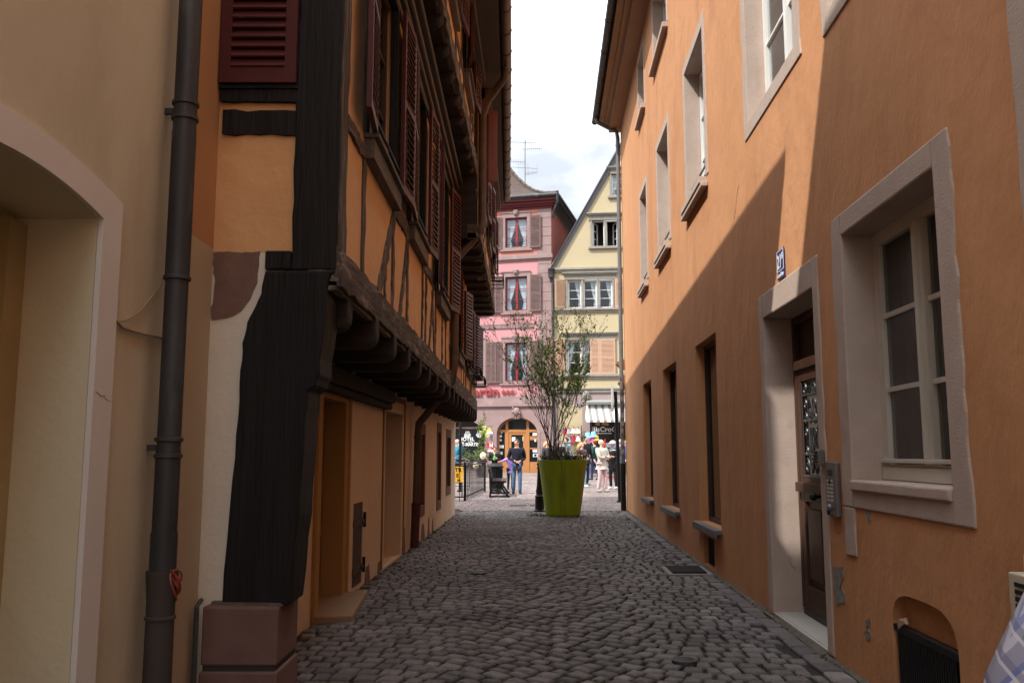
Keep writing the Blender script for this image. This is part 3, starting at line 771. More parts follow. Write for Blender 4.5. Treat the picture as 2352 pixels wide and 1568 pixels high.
# ================================================================== NEAR LEFT BEIGE HOUSE
BH = []
def beige_house():
    H = thing('beige_house', 'beige plastered house with a pink stone arched doorway at the left edge', 'house', (-3, 2, 0))
    a0, a1, zs, za = 2.50, 3.686, 2.412, 2.478   # opening, springing, crown
    hole = (a0, a1, -.1, za, .36)
    wl = wall(LN, H, -4, 4.56, -.1, 4.6, [hole], .36, BEIGE, rm=OCHRE)
    cs = (a0+a1)/2; hw = (a1-a0)/2
    def arc(k, off):
        x = -1+2*k; return (cs+(hw+off)*x, zs+off*.66+(za-zs)*(1-abs(x)**2.0)*(1+off*1.5))
    n = 20
    A = [arc(i/n, 0) for i in range(n+1)]
    B_ = [arc(i/n, .175) for i in range(n+1)]
    b = MB()
    b.prism(LN, [(a0, za+.001)]+A[:n//2+1], -.36, -.001); b.prism(LN, [(a1, za+.001)]+A[n//2:][::-1], -.36, -.001)
    b.build('arch_head', OCHRE, wl)
    b = MB()
    for i in range(n): b.prism(LN, [A[i], A[i+1], B_[i+1], B_[i]], .002, .027)
    b.prism(LN, [(a0-.175, -.05), (a0, -.05), A[0], B_[0]], .002, .027); b.prism(LN, [(a1, -.05), (a1+.175, -.05), B_[-1], A[-1]], .002, .027)
    b.build('stone_surround', STONEP, H)
    b = MB()
    b.box(LN, a0, a1, -.42, -.36, -.1, za)
    for q0, q1 in ((a0+.1, cs-.05), (cs+.05, a1-.1)):
        for z0, z1 in ((.1, .9), (1.0, 2.25)): frame_ring(b, LN, q0, q1, z0, z1, .05, -.36, -.335)
    b.build('door', mat('ochre_door', (.46, .37, .20), rough=.7, bump=.1), H)
    b = MB()
    b.box(LN, a1-.14, a1-.002, -.36, -.30, -.05, zs-.03); b.build('door_frame', mat('ochre_frame', (.44, .34, .17), rough=.8), H)
    # upper set-back roof and the taller part behind the camera
    b = MB()
    b.quad(LN(4.56, 0, -.1), LN(4.56, -8, -.1), LN(4.56, -8, 4.6), LN(4.56, 0, 4.6))
    b.quad(LN(3.2, 0, 4.6), LN(3.2, -8, 4.6), LN(3.2, -8, 9.05), LN(3.2, 0, 9.05))
    b.quad(LN(3.2, 0, 4.6), LN(-4, 0, 4.6), LN(-4, 0, 9.05), LN(3.2, 0, 9.05))
    b.quad(LN(-4, 0, -.1), LN(-4, -8, -.1), LN(-4, -8, 9), LN(-4, 0, 9))
    b.quad(LN(-4, -8, -.1), LN(4.56, -8, -.1), LN(4.56, -8, 9), LN(-4, -8, 9))
    b.build('upper_wall', BEIGE, H)
    b = MB()
    b.add([LN(3.2, .02, 4.62), LN(4.62, .02, 4.62), LN(4.62, -4, 6.2), LN(3.2, -4, 6.2)], [(0, 1, 2, 3)])
    b.box(LN, -4, 3.2, -.05, .78, 9.05, 9.25)
    b.add([LN(-4, .8, 9.26), LN(3.22, .8, 9.26), LN(3.22, -4, 9.75), LN(-4, -4, 9.75), LN(-4, -8.4, 9.2), LN(3.22, -8.4, 9.2)], [(0, 1, 2, 3), (3, 2, 5, 4), (1, 2, 5), (0, 3, 4)])
    b.build('roof', tile_mat(), H)
    # downpipe
    b = MB(); y = 4.33; dd = .105
    pts = [LN(y, dd, 6.5), LN(y, dd, 3.1), LN(y, dd, 1.4), LN(y-.0, dd, .0)]
    b.tube([LN(y, dd, 5.5), LN(y, dd, 3.0)], .058, 16); b.tube([LN(y, dd, 3.05), LN(y, dd, 2.28)], .060, 16)
    b.tube([LN(y, dd, 2.30), LN(y, dd, 1.40)], .0565, 16); b.tube([LN(y, dd, 1.42), LN(y, dd, 1.0)], .059, 16)
    b.tube([LN(y, dd, 1.02), LN(y, dd, .82)], .063, 16)
    for z in (3.20, 3.12, 1.47, 1.39, 2.28): b.lathe(LN(y, dd, z), [(.058, -.012), (.068, -.008), (.068, .008), (.058, .012)], 16, caps=False)
    b.box(LN, y-.012, y+.012, 0, dd, 3.145, 3.175); b.box(LN, y-.012, y+.012, 0, dd, 1.415, 1.445)
    dp = b.build('downpipe', ZINC, H, smooth=True)
    b = MB(); b.tube([LN(y, dd, .84), LN(y, dd, .80), LN(y, dd, .70), LN(y, dd, -.03)], [.076, .074, .066, .066], 16)
    for z in (.62,): b.lathe(LN(y, dd, z), [(.066, -.01), (.073, -.006), (.073, .006), (.066, .01)], 16, caps=False)
    b.build('pipe_foot', mat('cast_iron_brown', (.06, .05, .044), (.04, .033, .03), rough=.7, bump=.3), dp, smooth=True)
    # wire bundle and cable
    b = MB(); c = LN(y, dd+.07, .80)
    P = []
    for i in range(60):
        t = i/59; an = t*2*PI*3.3
        P.append(c+Vector((.012*math.sin(an*2.1), math.cos(an+t*2)*(.04+.022*math.sin(t*13))-.0, math.sin(an)*(.06+.02*math.sin(t*11))-.03)))
    b.tube(P, .0045, 6)
    b.tube([LN(y+.066*math.sin(q), dd+.066*math.cos(q), .835+.01*math.sin(q)) for q in [k*.4-1.6 for k in range(9)]], .0045, 6)
    tag(b.build('wire_coil', mat('red_wire', (.35, .07, .045), rough=.4, bump=0), None, smooth=True), 'coil of thin red wire tied round the foot of the left drainpipe', 'wire')
    b = MB(); N_ = LN.px
    P = [LN(*(lambda s, z: (s, .012, z))(*N_(u, v))) for u, v in ((388, 608), (372, 640), (345, 680), (315, 715), (290, 733), (262, 740))]
    b.tube(P, .004, 6)
    P = [LN(*(lambda s, z: (s, .012, z))(*N_(u, v))) for u, v in ((262, 738), (275, 752), (300, 760), (330, 768), (352, 772), (378, 780))]
    b.tube(P, .007, 6)
    tag(b.build('cable', mat('painted_cable', (.36, .26, .15), rough=.8, bump=0), None, smooth=True), 'thin painted cable looping across the beige wall beside the drainpipe', 'cable')
    BH.append(H)
    return H
beige_house()

# ================================================================== HALF-TIMBERED HOUSES
def ragged(pts, j=.005, step=.025):
    o = []
    for p, q in zip(pts, pts[1:]+pts[:1]):
        p, q = Vector(p), Vector(q); n = max(1, int((q-p).length/step))
        for k in range(n):
            c = p.lerp(q, k/n); o.append((c.x+R_(-j, j), c.y+R_(-j, j)))
    return o
def crack(F, pts, w, parent, d=.0012):
    """hairline crack: a thin wandering ribbon on the plaster"""
    P = []
    for p, q in zip(pts, pts[1:]):
        n = 7
        for k in range(n): P.append((p[0]+(q[0]-p[0])*k/n+R_(-.008, .008), p[1]+(q[1]-p[1])*k/n+R_(-.008, .008)))
    P.append(pts[-1]); b = MB()
    for i, (p, q) in enumerate(zip(P, P[1:])):
        ww = w*R_(.4, 1.); b.add([F(p[0], d, p[1]-ww), F(q[0], d, q[1]-ww), F(q[0]+ww*.6, d, q[1]+ww*.4), F(p[0]+ww*.6, d, p[1]+ww*.4)], [(0, 1, 2, 3)])
    return b.build('crack', mat('crack_dark', (.06, .04, .028), rough=1, bump=0), parent, recalc=False)

def rounded_joist(b, F, s, w, d0, d1, z0, z1):
    """joist whose lower front corner is rounded off"""
    Fx = Fr(F(s-w/2, 0, 0), F.n, F.a*1.0)
    r = .09; poly = [(d0, z0), (d1-r, z0)]+[(d1-r+r*math.sin(k*PI/8), z0+r-r*math.cos(k*PI/8)) for k in range(1, 5)]+[(d1, z1), (d0, z1)]
    b.prism(Fx, poly, 0, w)

def left_window(F, H, s0, s1, z0, z1, shl=None, shr=None, sill=True, wsh=.52, angl=.12, angr=.12, d=.06, rows=3):
    w = window(F, H, s0+.03, s1-.03, z0, z1, flat('dark_brown_frame', (.05, .03, .022), .6), depth=.06, cols=2, rows=rows, fw=.05, gl=SMOKY)
    b = MB(); frame_ring(b, F, s0-.05, s1+.05, z0-.04, z1+.06, .08, -.03, .035); b.build('casing', BLACKW, w)
    if sill:
        b = MB(); b.box(F, s0-.06, s1+.06, -.02, .075, z0-.20, z0-.055); b.box(F, s0-.08, s1+.08, -.02, .11, z0-.053, z0-.02)
        b.build('sill', mat('worn_grey_sill', (.20, .17, .145), (.09, .075, .062), rough=.8, sc=6, var=.9, bump=.4, bsc=20, stretch=(3, .5, 3)), w, bevel=.006)
        b = MB(); b.tube([F(s0, .06, z0+.13), F(s1, .06, z0+.13)], .012, 6); b.build('guard_rail', IRON, w)
    if shl: shutter(F, H, s0-.05-wsh, s0-.05, z0-.02, z1+.02, RED, d=d, hinge='s1', ang=angl, mids=1, fr=.06)
    if shr: shutter(F, H, s1+.05, s1+.05+wsh, z0-.02, z1+.02, RED, d=d, hinge='s0', ang=angr, mids=1, fr=.06)
    return w

def house_a():
    H = thing('half_timbered_house', 'half-timbered house with black corner post and red louvred shutters leaning over the alley', 'house', (-2.5, 9, 0))
    S0, S1 = 5.14, 13.2
    # ground floor
    dr1 = (7.70, 8.62, 0., 1.90, 0); box_ = (9.17, 9.68, .02, .885, .05); dr2 = (11.05, 12.45, 0., 1.95, .40)
    wall(LG, H, S0, S1, -.1, 2.32, [dr1, box_, dr2], .2, CREAM)
    # door with tan surround
    b = MB(); frame_ring(b, LG, 7.54, 8.78, .0, 2.06, .16, -.23, .02, bottom=False); frame_ring(b, LG, 7.50, 8.84, .0, 2.09, .07, .0, .035, bottom=False)
    b.build('door_surround', TANFR, H, bevel=.006)
    b = MB(); b.box(LG, 7.70, 8.62, -.24, -.20, .06, 1.9)
    for z0, z1 in ((.14, .62), (.72, 1.05), (1.13, 1.8)):
        for q in ((7.76, 8.12), (8.2, 8.56)): frame_ring(b, LG, q[0], q[1], z0, z1, .04, -.20, -.175); b.box(LG, q[0]+.08, q[1]-.08, -.2, -.185, z0+.08, z1-.08)
    d = b.build('door', TANDR, H, bevel=.004)
    b = MB(); b.ball(LG(7.8, -.15, 1.0), .03); b.build('handle', IRON, d, smooth=True)
    b = MB()
    P = [LG(7.50, .0, 0), LG(7.50, .02, 0), LG(7.55, .34, 0), LG(9.0, .20, 0), LG(8.80, 0, 0), LG(8.62, -.22, 0), LG(7.70, -.22, 0)]
    Q = [p+Vector((0, 0, .055)) for p in P]; P = [p+Vector((0, 0, -.05)) for p in P]; n = len(P)
    b.add(P+Q, [tuple(range(n)), tuple(range(n, 2*n))]+[(i, (i+1) % n, n+(i+1) % n, n+i) for i in range(n)])
    b.build('doorstep', mat('worn_step_stone', (.30, .20, .115), (.24, .155, .085), rough=.9, sc=4, bump=.3, bsc=40), H, bevel=.012)
    # little hatch
    b = MB(); b.box(LG, 9.18, 9.67, -.05, -.012, .03, .88)
    for s in range(5): b.box(LG, 9.19+s*.097, 9.28+s*.097, -.012, -.004, .03, .88)
    for z in (.16, .64): b.box(LG, 9.16, 9.70, -.004, .014, z, z+.07)
    h = b.build('meter_hatch', mat('brown_hatch', (.10, .055, .045), (.07, .038, .03), rough=.7, stretch=(2, 2, .4), bump=.3), H)
    b = MB()
    for z in (.19, .67): b.tube([LG(9.71, .015, z-.06), LG(9.71, .015, z+.1)], .016, 8); b.box(LG, 9.55, 9.72, .0142, .022, z-.01, z+.025)
    b.build('hinge', IRON, h)
    # second door: moulded tan stone jambs
    b = MB()
    for k, (w, dd) in enumerate(((.22, .015), (.15, -.05), (.09, -.12))):
        frame_ring(b, LG, 11.05-w+.0, 12.45+w, 0, 1.95+w, .07, -.25, dd, bottom=False)
    b.build('door_surround', mat('rusty_sandstone', (.33, .17, .06), (.20, .10, .04), rough=.9, sc=3, var=.9, bump=.4, bsc=30, stretch=(2, 2, .5)), H, bevel=.008)
    b = MB(); b.box(LG, 11.05, 12.45, -.40, -.36, 0, 1.95)
    for q in ((11.15, 11.7), (11.8, 12.35)): frame_ring(b, LG, q[0], q[1], .15, 1.85, .06, -.36, -.335)
    b.build('door', DOORW, H)
    # bare patches at the foot
    b = MB()
    for (s, w, h) in ((10.0, .30, .17), (12.75, .25, .35), (10.75, .22, .12)):
        bb_ = MB(); bb_.prism(LG, ragged([(s-w/2, -.02), (s+w/2, -.02), (s+w/2-.03, h*.5), (s+w*.2, h), (s-w*.25, h*.9), (s-w/2+.02, h*.5)], .010, .04), -.01, .005); bb_.build('bare_patch', BROWNST, H)
    # end wall facing the camera
    b = MB()
    b.box(EN, -1.80, -1.15, -.25, 0, 2.60, 7.2); b.build('upper_end_wall', PEACH, H)
    b = MB(); b.box(EN, -1.80, -1.36, -.25, -.002, -.1, 2.599); b.build('lower_end_wall', WHITEP, H)
    b = MB(); LR = Fr((-1.795, 0, 0), (0, 1, 0), (1, 0, 0))
    b.box(LR, 4.565, 5.118, -.3, 0, 2.62, 7.2); b.build('return_wall', mat('deep_orange_plaster', (.53, .28, .125), (.46, .23, .095), rough=.93, sc=1.5, bump=.3, bsc=45), H)
    b = MB(); b.box(LR, 4.565, 5.117, -.3, .001, -.1, 2.619); b.build('return_wall', mat('sandy_plaster', (.56, .43, .29), (.48, .36, .23), rough=.93, sc=1.5, bump=.3, bsc=45), H)
    # mighty corner post
    Lf = [(-1.645, .55), (-1.630, .9), (-1.61, 1.25), (-1.598, 1.506), (-1.592, 1.7), (-1.587, 1.888), (-1.585, 2.0), (-1.578, 2.094), (-1.56, 2.17), (-1.53, 2.235), (-1.498, 2.30), (-1.478, 2.382), (-1.465, 2.48)]
    Rt = [(-1.055, 2.48), (-1.085, 2.43), (-1.092, 2.3), (-1.112, 2.05), (-1.128, 1.86), (-1.14, 1.80), (-1.19, 1.765), (-1.20, 1.6), (-1.215, 1.2), (-1.235, .9), (-1.262, .55)]
    def jag(L): 
        o = []
        for (x0, z0), (x1, z1) in zip(L, L[1:]):
            for t in (0, .5): o.append((x0+(x1-x0)*t+R_(-.006, .006), z0+(z1-z0)*t))
        return o+[L[-1]]
    b = MB(); b.prism(EN, jag(Lf)+jag(Rt), -.30, .05); b.build('corner_post', BLACKW, H, bevel=.012)
    b = MB(); b.prism(EN, [(-1.32, 2.485)]+[(-1.318+R_(-.006, .006), 2.61+.1*i) for i in range(46)]+[(-1.045+R_(-.003, .003), 7.1-.1*i) for i in range(46)]+[(-1.045, 2.485)], -.22, .035)
    b.box(EN, -1.475, -1.321, -.1, .03, 2.49, 2.605)
    b.build('upper_corner_post', BLACKW, H, bevel=.01)
    # grey weathered alley-side skin of the posts
    b = MB()
    b.beam(Fr((-1.05, 0, 0), (0, 1, 0), (1, 0, 0)), 5.21, 2.64, 5.21, 5.5, .20, -.03, .012, 20, .012); b.build('post', OLDV, H)
    # stone and beams of the end wall
    b = MB(); b.prism(EN, ragged([(-1.793, 2.598), (-1.70, 2.603), (-1.60, 2.600), (-1.512, 2.603), (-1.515, 2.5), (-1.53, 2.39), (-1.565, 2.31), (-1.61, 2.245), (-1.66, 2.215), (-1.73, 2.19), (-1.788, 2.185), (-1.792, 2.26), (-1.775, 2.4), (-1.79, 2.5)]), -.02, .004)
    b.build('bare_stone', BROWNST, H)
    b = MB(); b.beam(EN, -1.785, 3.575, -1.315, 3.575, .085, -.05, .035, 6, .004); b.beam(EN, -1.768, 3.405, -1.318, 3.405, .155, -.05, .018, 6, .008)
    b.box(EN, -1.79, -1.31, -.02, .05, 3.612, 3.632)
    b.build('rail', BLACKW, H)
    w = window(EN, H, -1.77, -1.32, 3.64, 5.0, flat('dark_brown_frame', (.05, .03, .022), .6), depth=-.02, gl=SMOKY)
    shutter(EN, H, -1.785, -1.317, 3.64, 5.0, RED, d=.036, mids=0, fr=.07, slats=19)
    # red sandstone plinth
    pl = thing('stone_plinth', 'two red sandstone blocks carrying the black corner post', 'plinth', (-1.5, 5.2, 0))
    b = MB(); PLN = Fr((0, 5.015, 0), (1, 0, 0), (0, 1, 0))
    b.prism(Fr((0, 5.015, 0), (1, 0, 0), (0, 1, 0)), [(-1.73, .235), (-1.306, .235), (-1.306, .548), (-1.73, .555)], 0, .47); b.build('block', REDST, pl, bevel=.012)
    b = MB(); b.box(PLN, -1.735, -1.300, -.006, .475, -.08, .205); b.build('block', REDST, pl, bevel=.012)
    b = MB(); b.box(PLN, -1.72, -1.316, .012, .46, .20, .24); b.build('mortar_joint', mat('dark_mortar', (.05, .045, .04), rough=.95), pl)
    b = MB(); b.prism(PLN, [(-1.70, .549), (-1.29, .549), (-1.31, .566), (-1.70, .572)], .05, .4); b.build('mortar_bed', mat('dirty_mortar', (.17, .14, .115)), pl)
    b = MB(); b.tube([(-1.752, 4.99, -.05), (-1.752, 4.99, .56), (-1.75, 5.05, .585)], .014, 8)
    for k in range(48): b.lathe((-1.752, 4.99, -.03+k*.0125), [(.0135, -.003), (.0165, 0), (.0135, .003)], 8, caps=False)
    tag(b.build('conduit', flat('grey_conduit', (.06, .06, .06), .6), None, smooth=True), 'ribbed grey conduit climbing beside the red sandstone plinth', 'conduit')
    # jetty: joists, plate and bressummer
    for i in range(9):
        b = MB(); rounded_joist(b, LU, 5.48+.93*i, .17, -.75, .045-(i == 0)*.02, 2.17+R_(-.01, .01), 2.40); b.build('joist', OLDX, H, bevel=.01)
    b = MB(); b.box(LG, S0+.25, 10.9, -.02, .14, 2.02, 2.17); b.box(LG, S0+.25, 11.0, -.02, .09, 1.95, 2.02)
    b.build('wall_plate', OLDX, H, bevel=.015)
    b = MB(); b.box(LU, S0, S1, -.9, -.02, 2.36, 2.40); b.build('jetty_floor', SOFF, H)
    b = MB(); b.beam(LU, S0-.05, 2.505, S1, 2.505, .235, -.16, .045, 60, .014); b.build('bressummer', OLDH, H, bevel=.008)
    b = MB(); b.beam(LU, S0-.05, 2.385, S1, 2.385, .05, -.12, .02, 40, .008); b.build('fillet_beam', OLDH, H)
    # first floor
    wn = [(6.02, 7.28), (8.38, 9.50), (11.15, 12.45)]; zw = (3.68, 5.30)
    wall(LU, H, S0, S1, 2.60, 5.72, [(a, e, zw[0], zw[1], .12) for a, e in wn], .12, PEACH, name='upper_wall')
    left_window(LU, H, 6.02, 7.28, *zw, shl=True, shr=True, wsh=.50, angl=.08, angr=.06)
    left_window(LU, H, 8.38, 9.50, *zw, shl=True, shr=True, wsh=.50, angl=.06, angr=.08)
    left_window(LU, H, 11.15, 12.45, zw[0]-.17, zw[1], shl=True, shr=True, wsh=.55, angl=.08, angr=.16)
    def post(s0, z0, s1, z1, w): b = MB(); b.beam(LU, s0, z0, s1, z1, w, -.03, .014, 12, .012); return b.build('stud' if abs(s0-s1) < .1 else 'brace', OLDV, H)
    for s in (5.95, 7.36, 8.30, 9.58, 11.05, 12.55): post(s, 2.62, s+R_(-.02, .02), 3.46, .10); post(s, 3.66, s, 5.34, .11)
    post(6.62, 2.60, 7.32, 3.40, .15); post(6.95, 2.6, 6.98, 3.05, .08); post(7.78, 2.6, 8.27, 3.45, .11); post(10.3, 2.6, 10.75, 3.46, .11); post(9.9, 2.6, 9.95, 3.46, .1); post(12.0, 2.6, 12.0, 3.3, .09); post(10.98, 2.6, 10.6, 3.4, .09)
    for a_, z_, e_, w_, n_ in ((S0+.2, 3.5, 5.9, .10, 8), (7.3, 3.53, 8.35, .14, 14), (9.5, 3.53, 11.1, .14, 20)): b = MB(); b.beam(LU, a_, z_, e_, z_, w_, -.03, .018, n_, .014); b.build('rail', OLDH, H)
    # moulded boards under the second jetty
    b = MB()
    for (z0, z1, d) in ((5.34, 5.40, .04), (5.41, 5.47, .085), (5.48, 5.56, .13), (5.57, 5.64, .19)): b.box(LU, S0, S1, -.02, d, z0, z1)
    b.build('moulding', mat('brown_moulding', (.085, .06, .045), (.05, .036, .028), rough=.6, stretch=(3, .4, 3), bump=.2), H, bevel=.02)
    for i in range(12):
        b = MB(); rounded_joist(b, LA2, 5.62+.66*i, .20, -.55, .03, 5.66, 5.86); b.build('joist', OLDX, H, bevel=.02)
    b = MB(); b.box(LA2, 5.5, S1, -.7, -.02, 5.72, 5.80); b.build('jetty_floor', SOFF, H)
    b = MB(); b.beam(LA2, 5.5, 5.86, S1, 5.86, .23, -.16, .05, 60, .02); b.build('bressummer', OLDH, H, bevel=.008)
    # second floor
    w2 = [(6.0, 7.1), (8.6, 9.7), (11.2, 12.2)]
    wall(LA2, H, 5.5, S1, 5.95, 7.5, [(a, e, 6.55, 7.3, .1) for a, e in w2], .1, PEACH, name='upper_wall')
    for a, e in w2: left_window(LA2, H, a, e, 6.55, 7.30, shl=True, shr=True, wsh=.5, angl=.15, angr=.1, rows=2)
    b = MB()
    for (s0, z0, s1, z1, w) in ((5.9, 5.95, 5.9, 7.4, .1), (7.35, 5.95, 7.3, 7.4, .1), (7.6, 5.95, 8.1, 6.5, .1), (8.45, 5.95, 8.45, 7.4, .1), (9.9, 5.95, 9.9, 7.4, .1), (10.2, 5.95, 10.8, 6.6, .1), (11.1, 5.95, 11.1, 7.4, .1), (12.3, 5.95, 12.3, 7.4, .1), (12.5, 5.95, 12.95, 6.6, .1)):
        b = MB(); b.beam(LA2, s0, z0, s1, z1, w, -.03, .014, 8, .01); b.build('stud', OLDV, H)
    b = MB(); b.beam(LA2, 5.5, 6.42, S1, 6.42, .11, -.03, .012, 30, .01); b.build('rail', OLDH, H)
    eave(H, LA2, S0-.06, S1, 7.32, 7.48, -.02, -.02)
    b = MB()
    b.quad(LU(S1, 0, 2.3), LU(S1, -7, 2.3), LU(S1, -7, 7.3), LU(S1, 0, 7.3)); b.quad(LU(S0, -7, -.1), LU(S1, -7, -.1), LU(S1, -7, 7.3), LU(S0, -7, 7.3))
    b.quad((-1.8, 5.13, -.1), (-8, 5.13, -.1), (-8, 5.13, 7.3), (-1.8, 5.13, 7.3)); b.quad((-1.06, 5.5, 7.2), (-.785, 5.5, 7.2), (-.785, 5.5, 5.8), (-1.06, 5.5, 5.8)); b.quad(LU(5.14, 0, 5.72), LU(5.5, 0, 5.72), LU(5.5, 0, 7.25), LU(5.14, 0, 7.25))
    b.build('side_wall', PEACH, H)

def eave(H, F, s0, s1, za, zb, xa, xb):
    """soffit, half-round gutter and steep roof; za..zb gutter height, xa..xb gutter position"""
    n = 8; m = 24; P = []
    g = MB()
    def gx(t): return xa+(xb-xa)*t
    def gzz(t): return za+(zb-za)*t
    for i in range(m+1):
        t = i/m; y = s0+(s1-s0)*t
        for k in range(n+1):
            an = PI*k/n; P.append(Vector((gx(t)-.075+.085*math.cos(an), y, gzz(t)-.095*math.sin(an))))
        for k in range(n, -1, -1):
            an = PI*k/n; P.append(Vector((gx(t)-.075+.076*math.cos(an), y, gzz(t)-.086*math.sin(an))))
    q = 2*(n+1)
    g.add(P, [(i*q+k, i*q+(k+1) % q, (i+1)*q+(k+1) % q, (i+1)*q+k) for i in range(m) for k in range(q)]+[tuple(range(q)), tuple(m*q+k for k in range(q))])
    for i in range(0, m+1, 2):
        t = i/m; y = s0+(s1-s0)*t
        g.tube([Vector((gx(t)-.075+.09*math.cos(PI*k/n), y, gzz(t)-.1*math.sin(PI*k/n))) for k in range(n+1)], .007, 5)
    g.build('gutter', COPPER, H, smooth=True)
    b = MB()
    A = F(s0, -.36, 0); B_ = F(s1, -.05, 0)
    P = [Vector((A.x, s0, za-.12)), Vector((xa-.16, s0, za-.12)), Vector((xb-.16, s1, zb-.12)), Vector((B_.x, s1, zb-.12))]
    Q = [p+Vector((0, 0, .12)) for p in P]
    b.add(P+Q, [(0, 1, 2, 3), (4, 5, 6, 7), (0, 1, 5, 4), (1, 2, 6, 5), (2, 3, 7, 6), (3, 0, 4, 7)])
    for k, (dd, h) in enumerate(((.09, .20), (.18, .16))):
        P = [Vector((A.x+.31, s0+.5, za-.12-h)), Vector((A.x+.36+dd, s0+.5, za-.12-h)), Vector((B_.x+.05+dd, s1, zb-.12-h)), Vector((B_.x, s1, zb-.12-h))]
        Q = [Vector((p.x, p.y, (za if i in (0, 1) else zb)-.122)) for i, p in enumerate(P)]
        b.add(P+Q, [(0, 1, 2, 3), (4, 5, 6, 7), (0, 1, 5, 4), (1, 2, 6, 5), (2, 3, 7, 6), (3, 0, 4, 7)])
    b.build('soffit', mat('brown_soffit', (.09, .068, .054), (.05, .038, .03), rough=.8, stretch=(3, .4, 3), bump=.2), H)
    b = MB()
    R = 6.2
    P = [Vector((xa-.05, s0, za+.02)), Vector((xb-.05, s1, zb+.02)), Vector((xb-1.0, s1, zb+.55)), Vector((xa-1.0, s0, za+.55)), Vector((xb-4.2, s1, zb+R)), Vector((xa-4.2, s0+1., za+R)), Vector((xb-8.4, s1, zb)), Vector((xa-8.4, s0, za))]
    b.add(P, [(0, 1, 2, 3), (3, 2, 4, 5), (5, 4, 6, 7), (0, 3, 5, 7), (1, 6, 4, 2)])
    b.build('roof', tile_mat(), H)

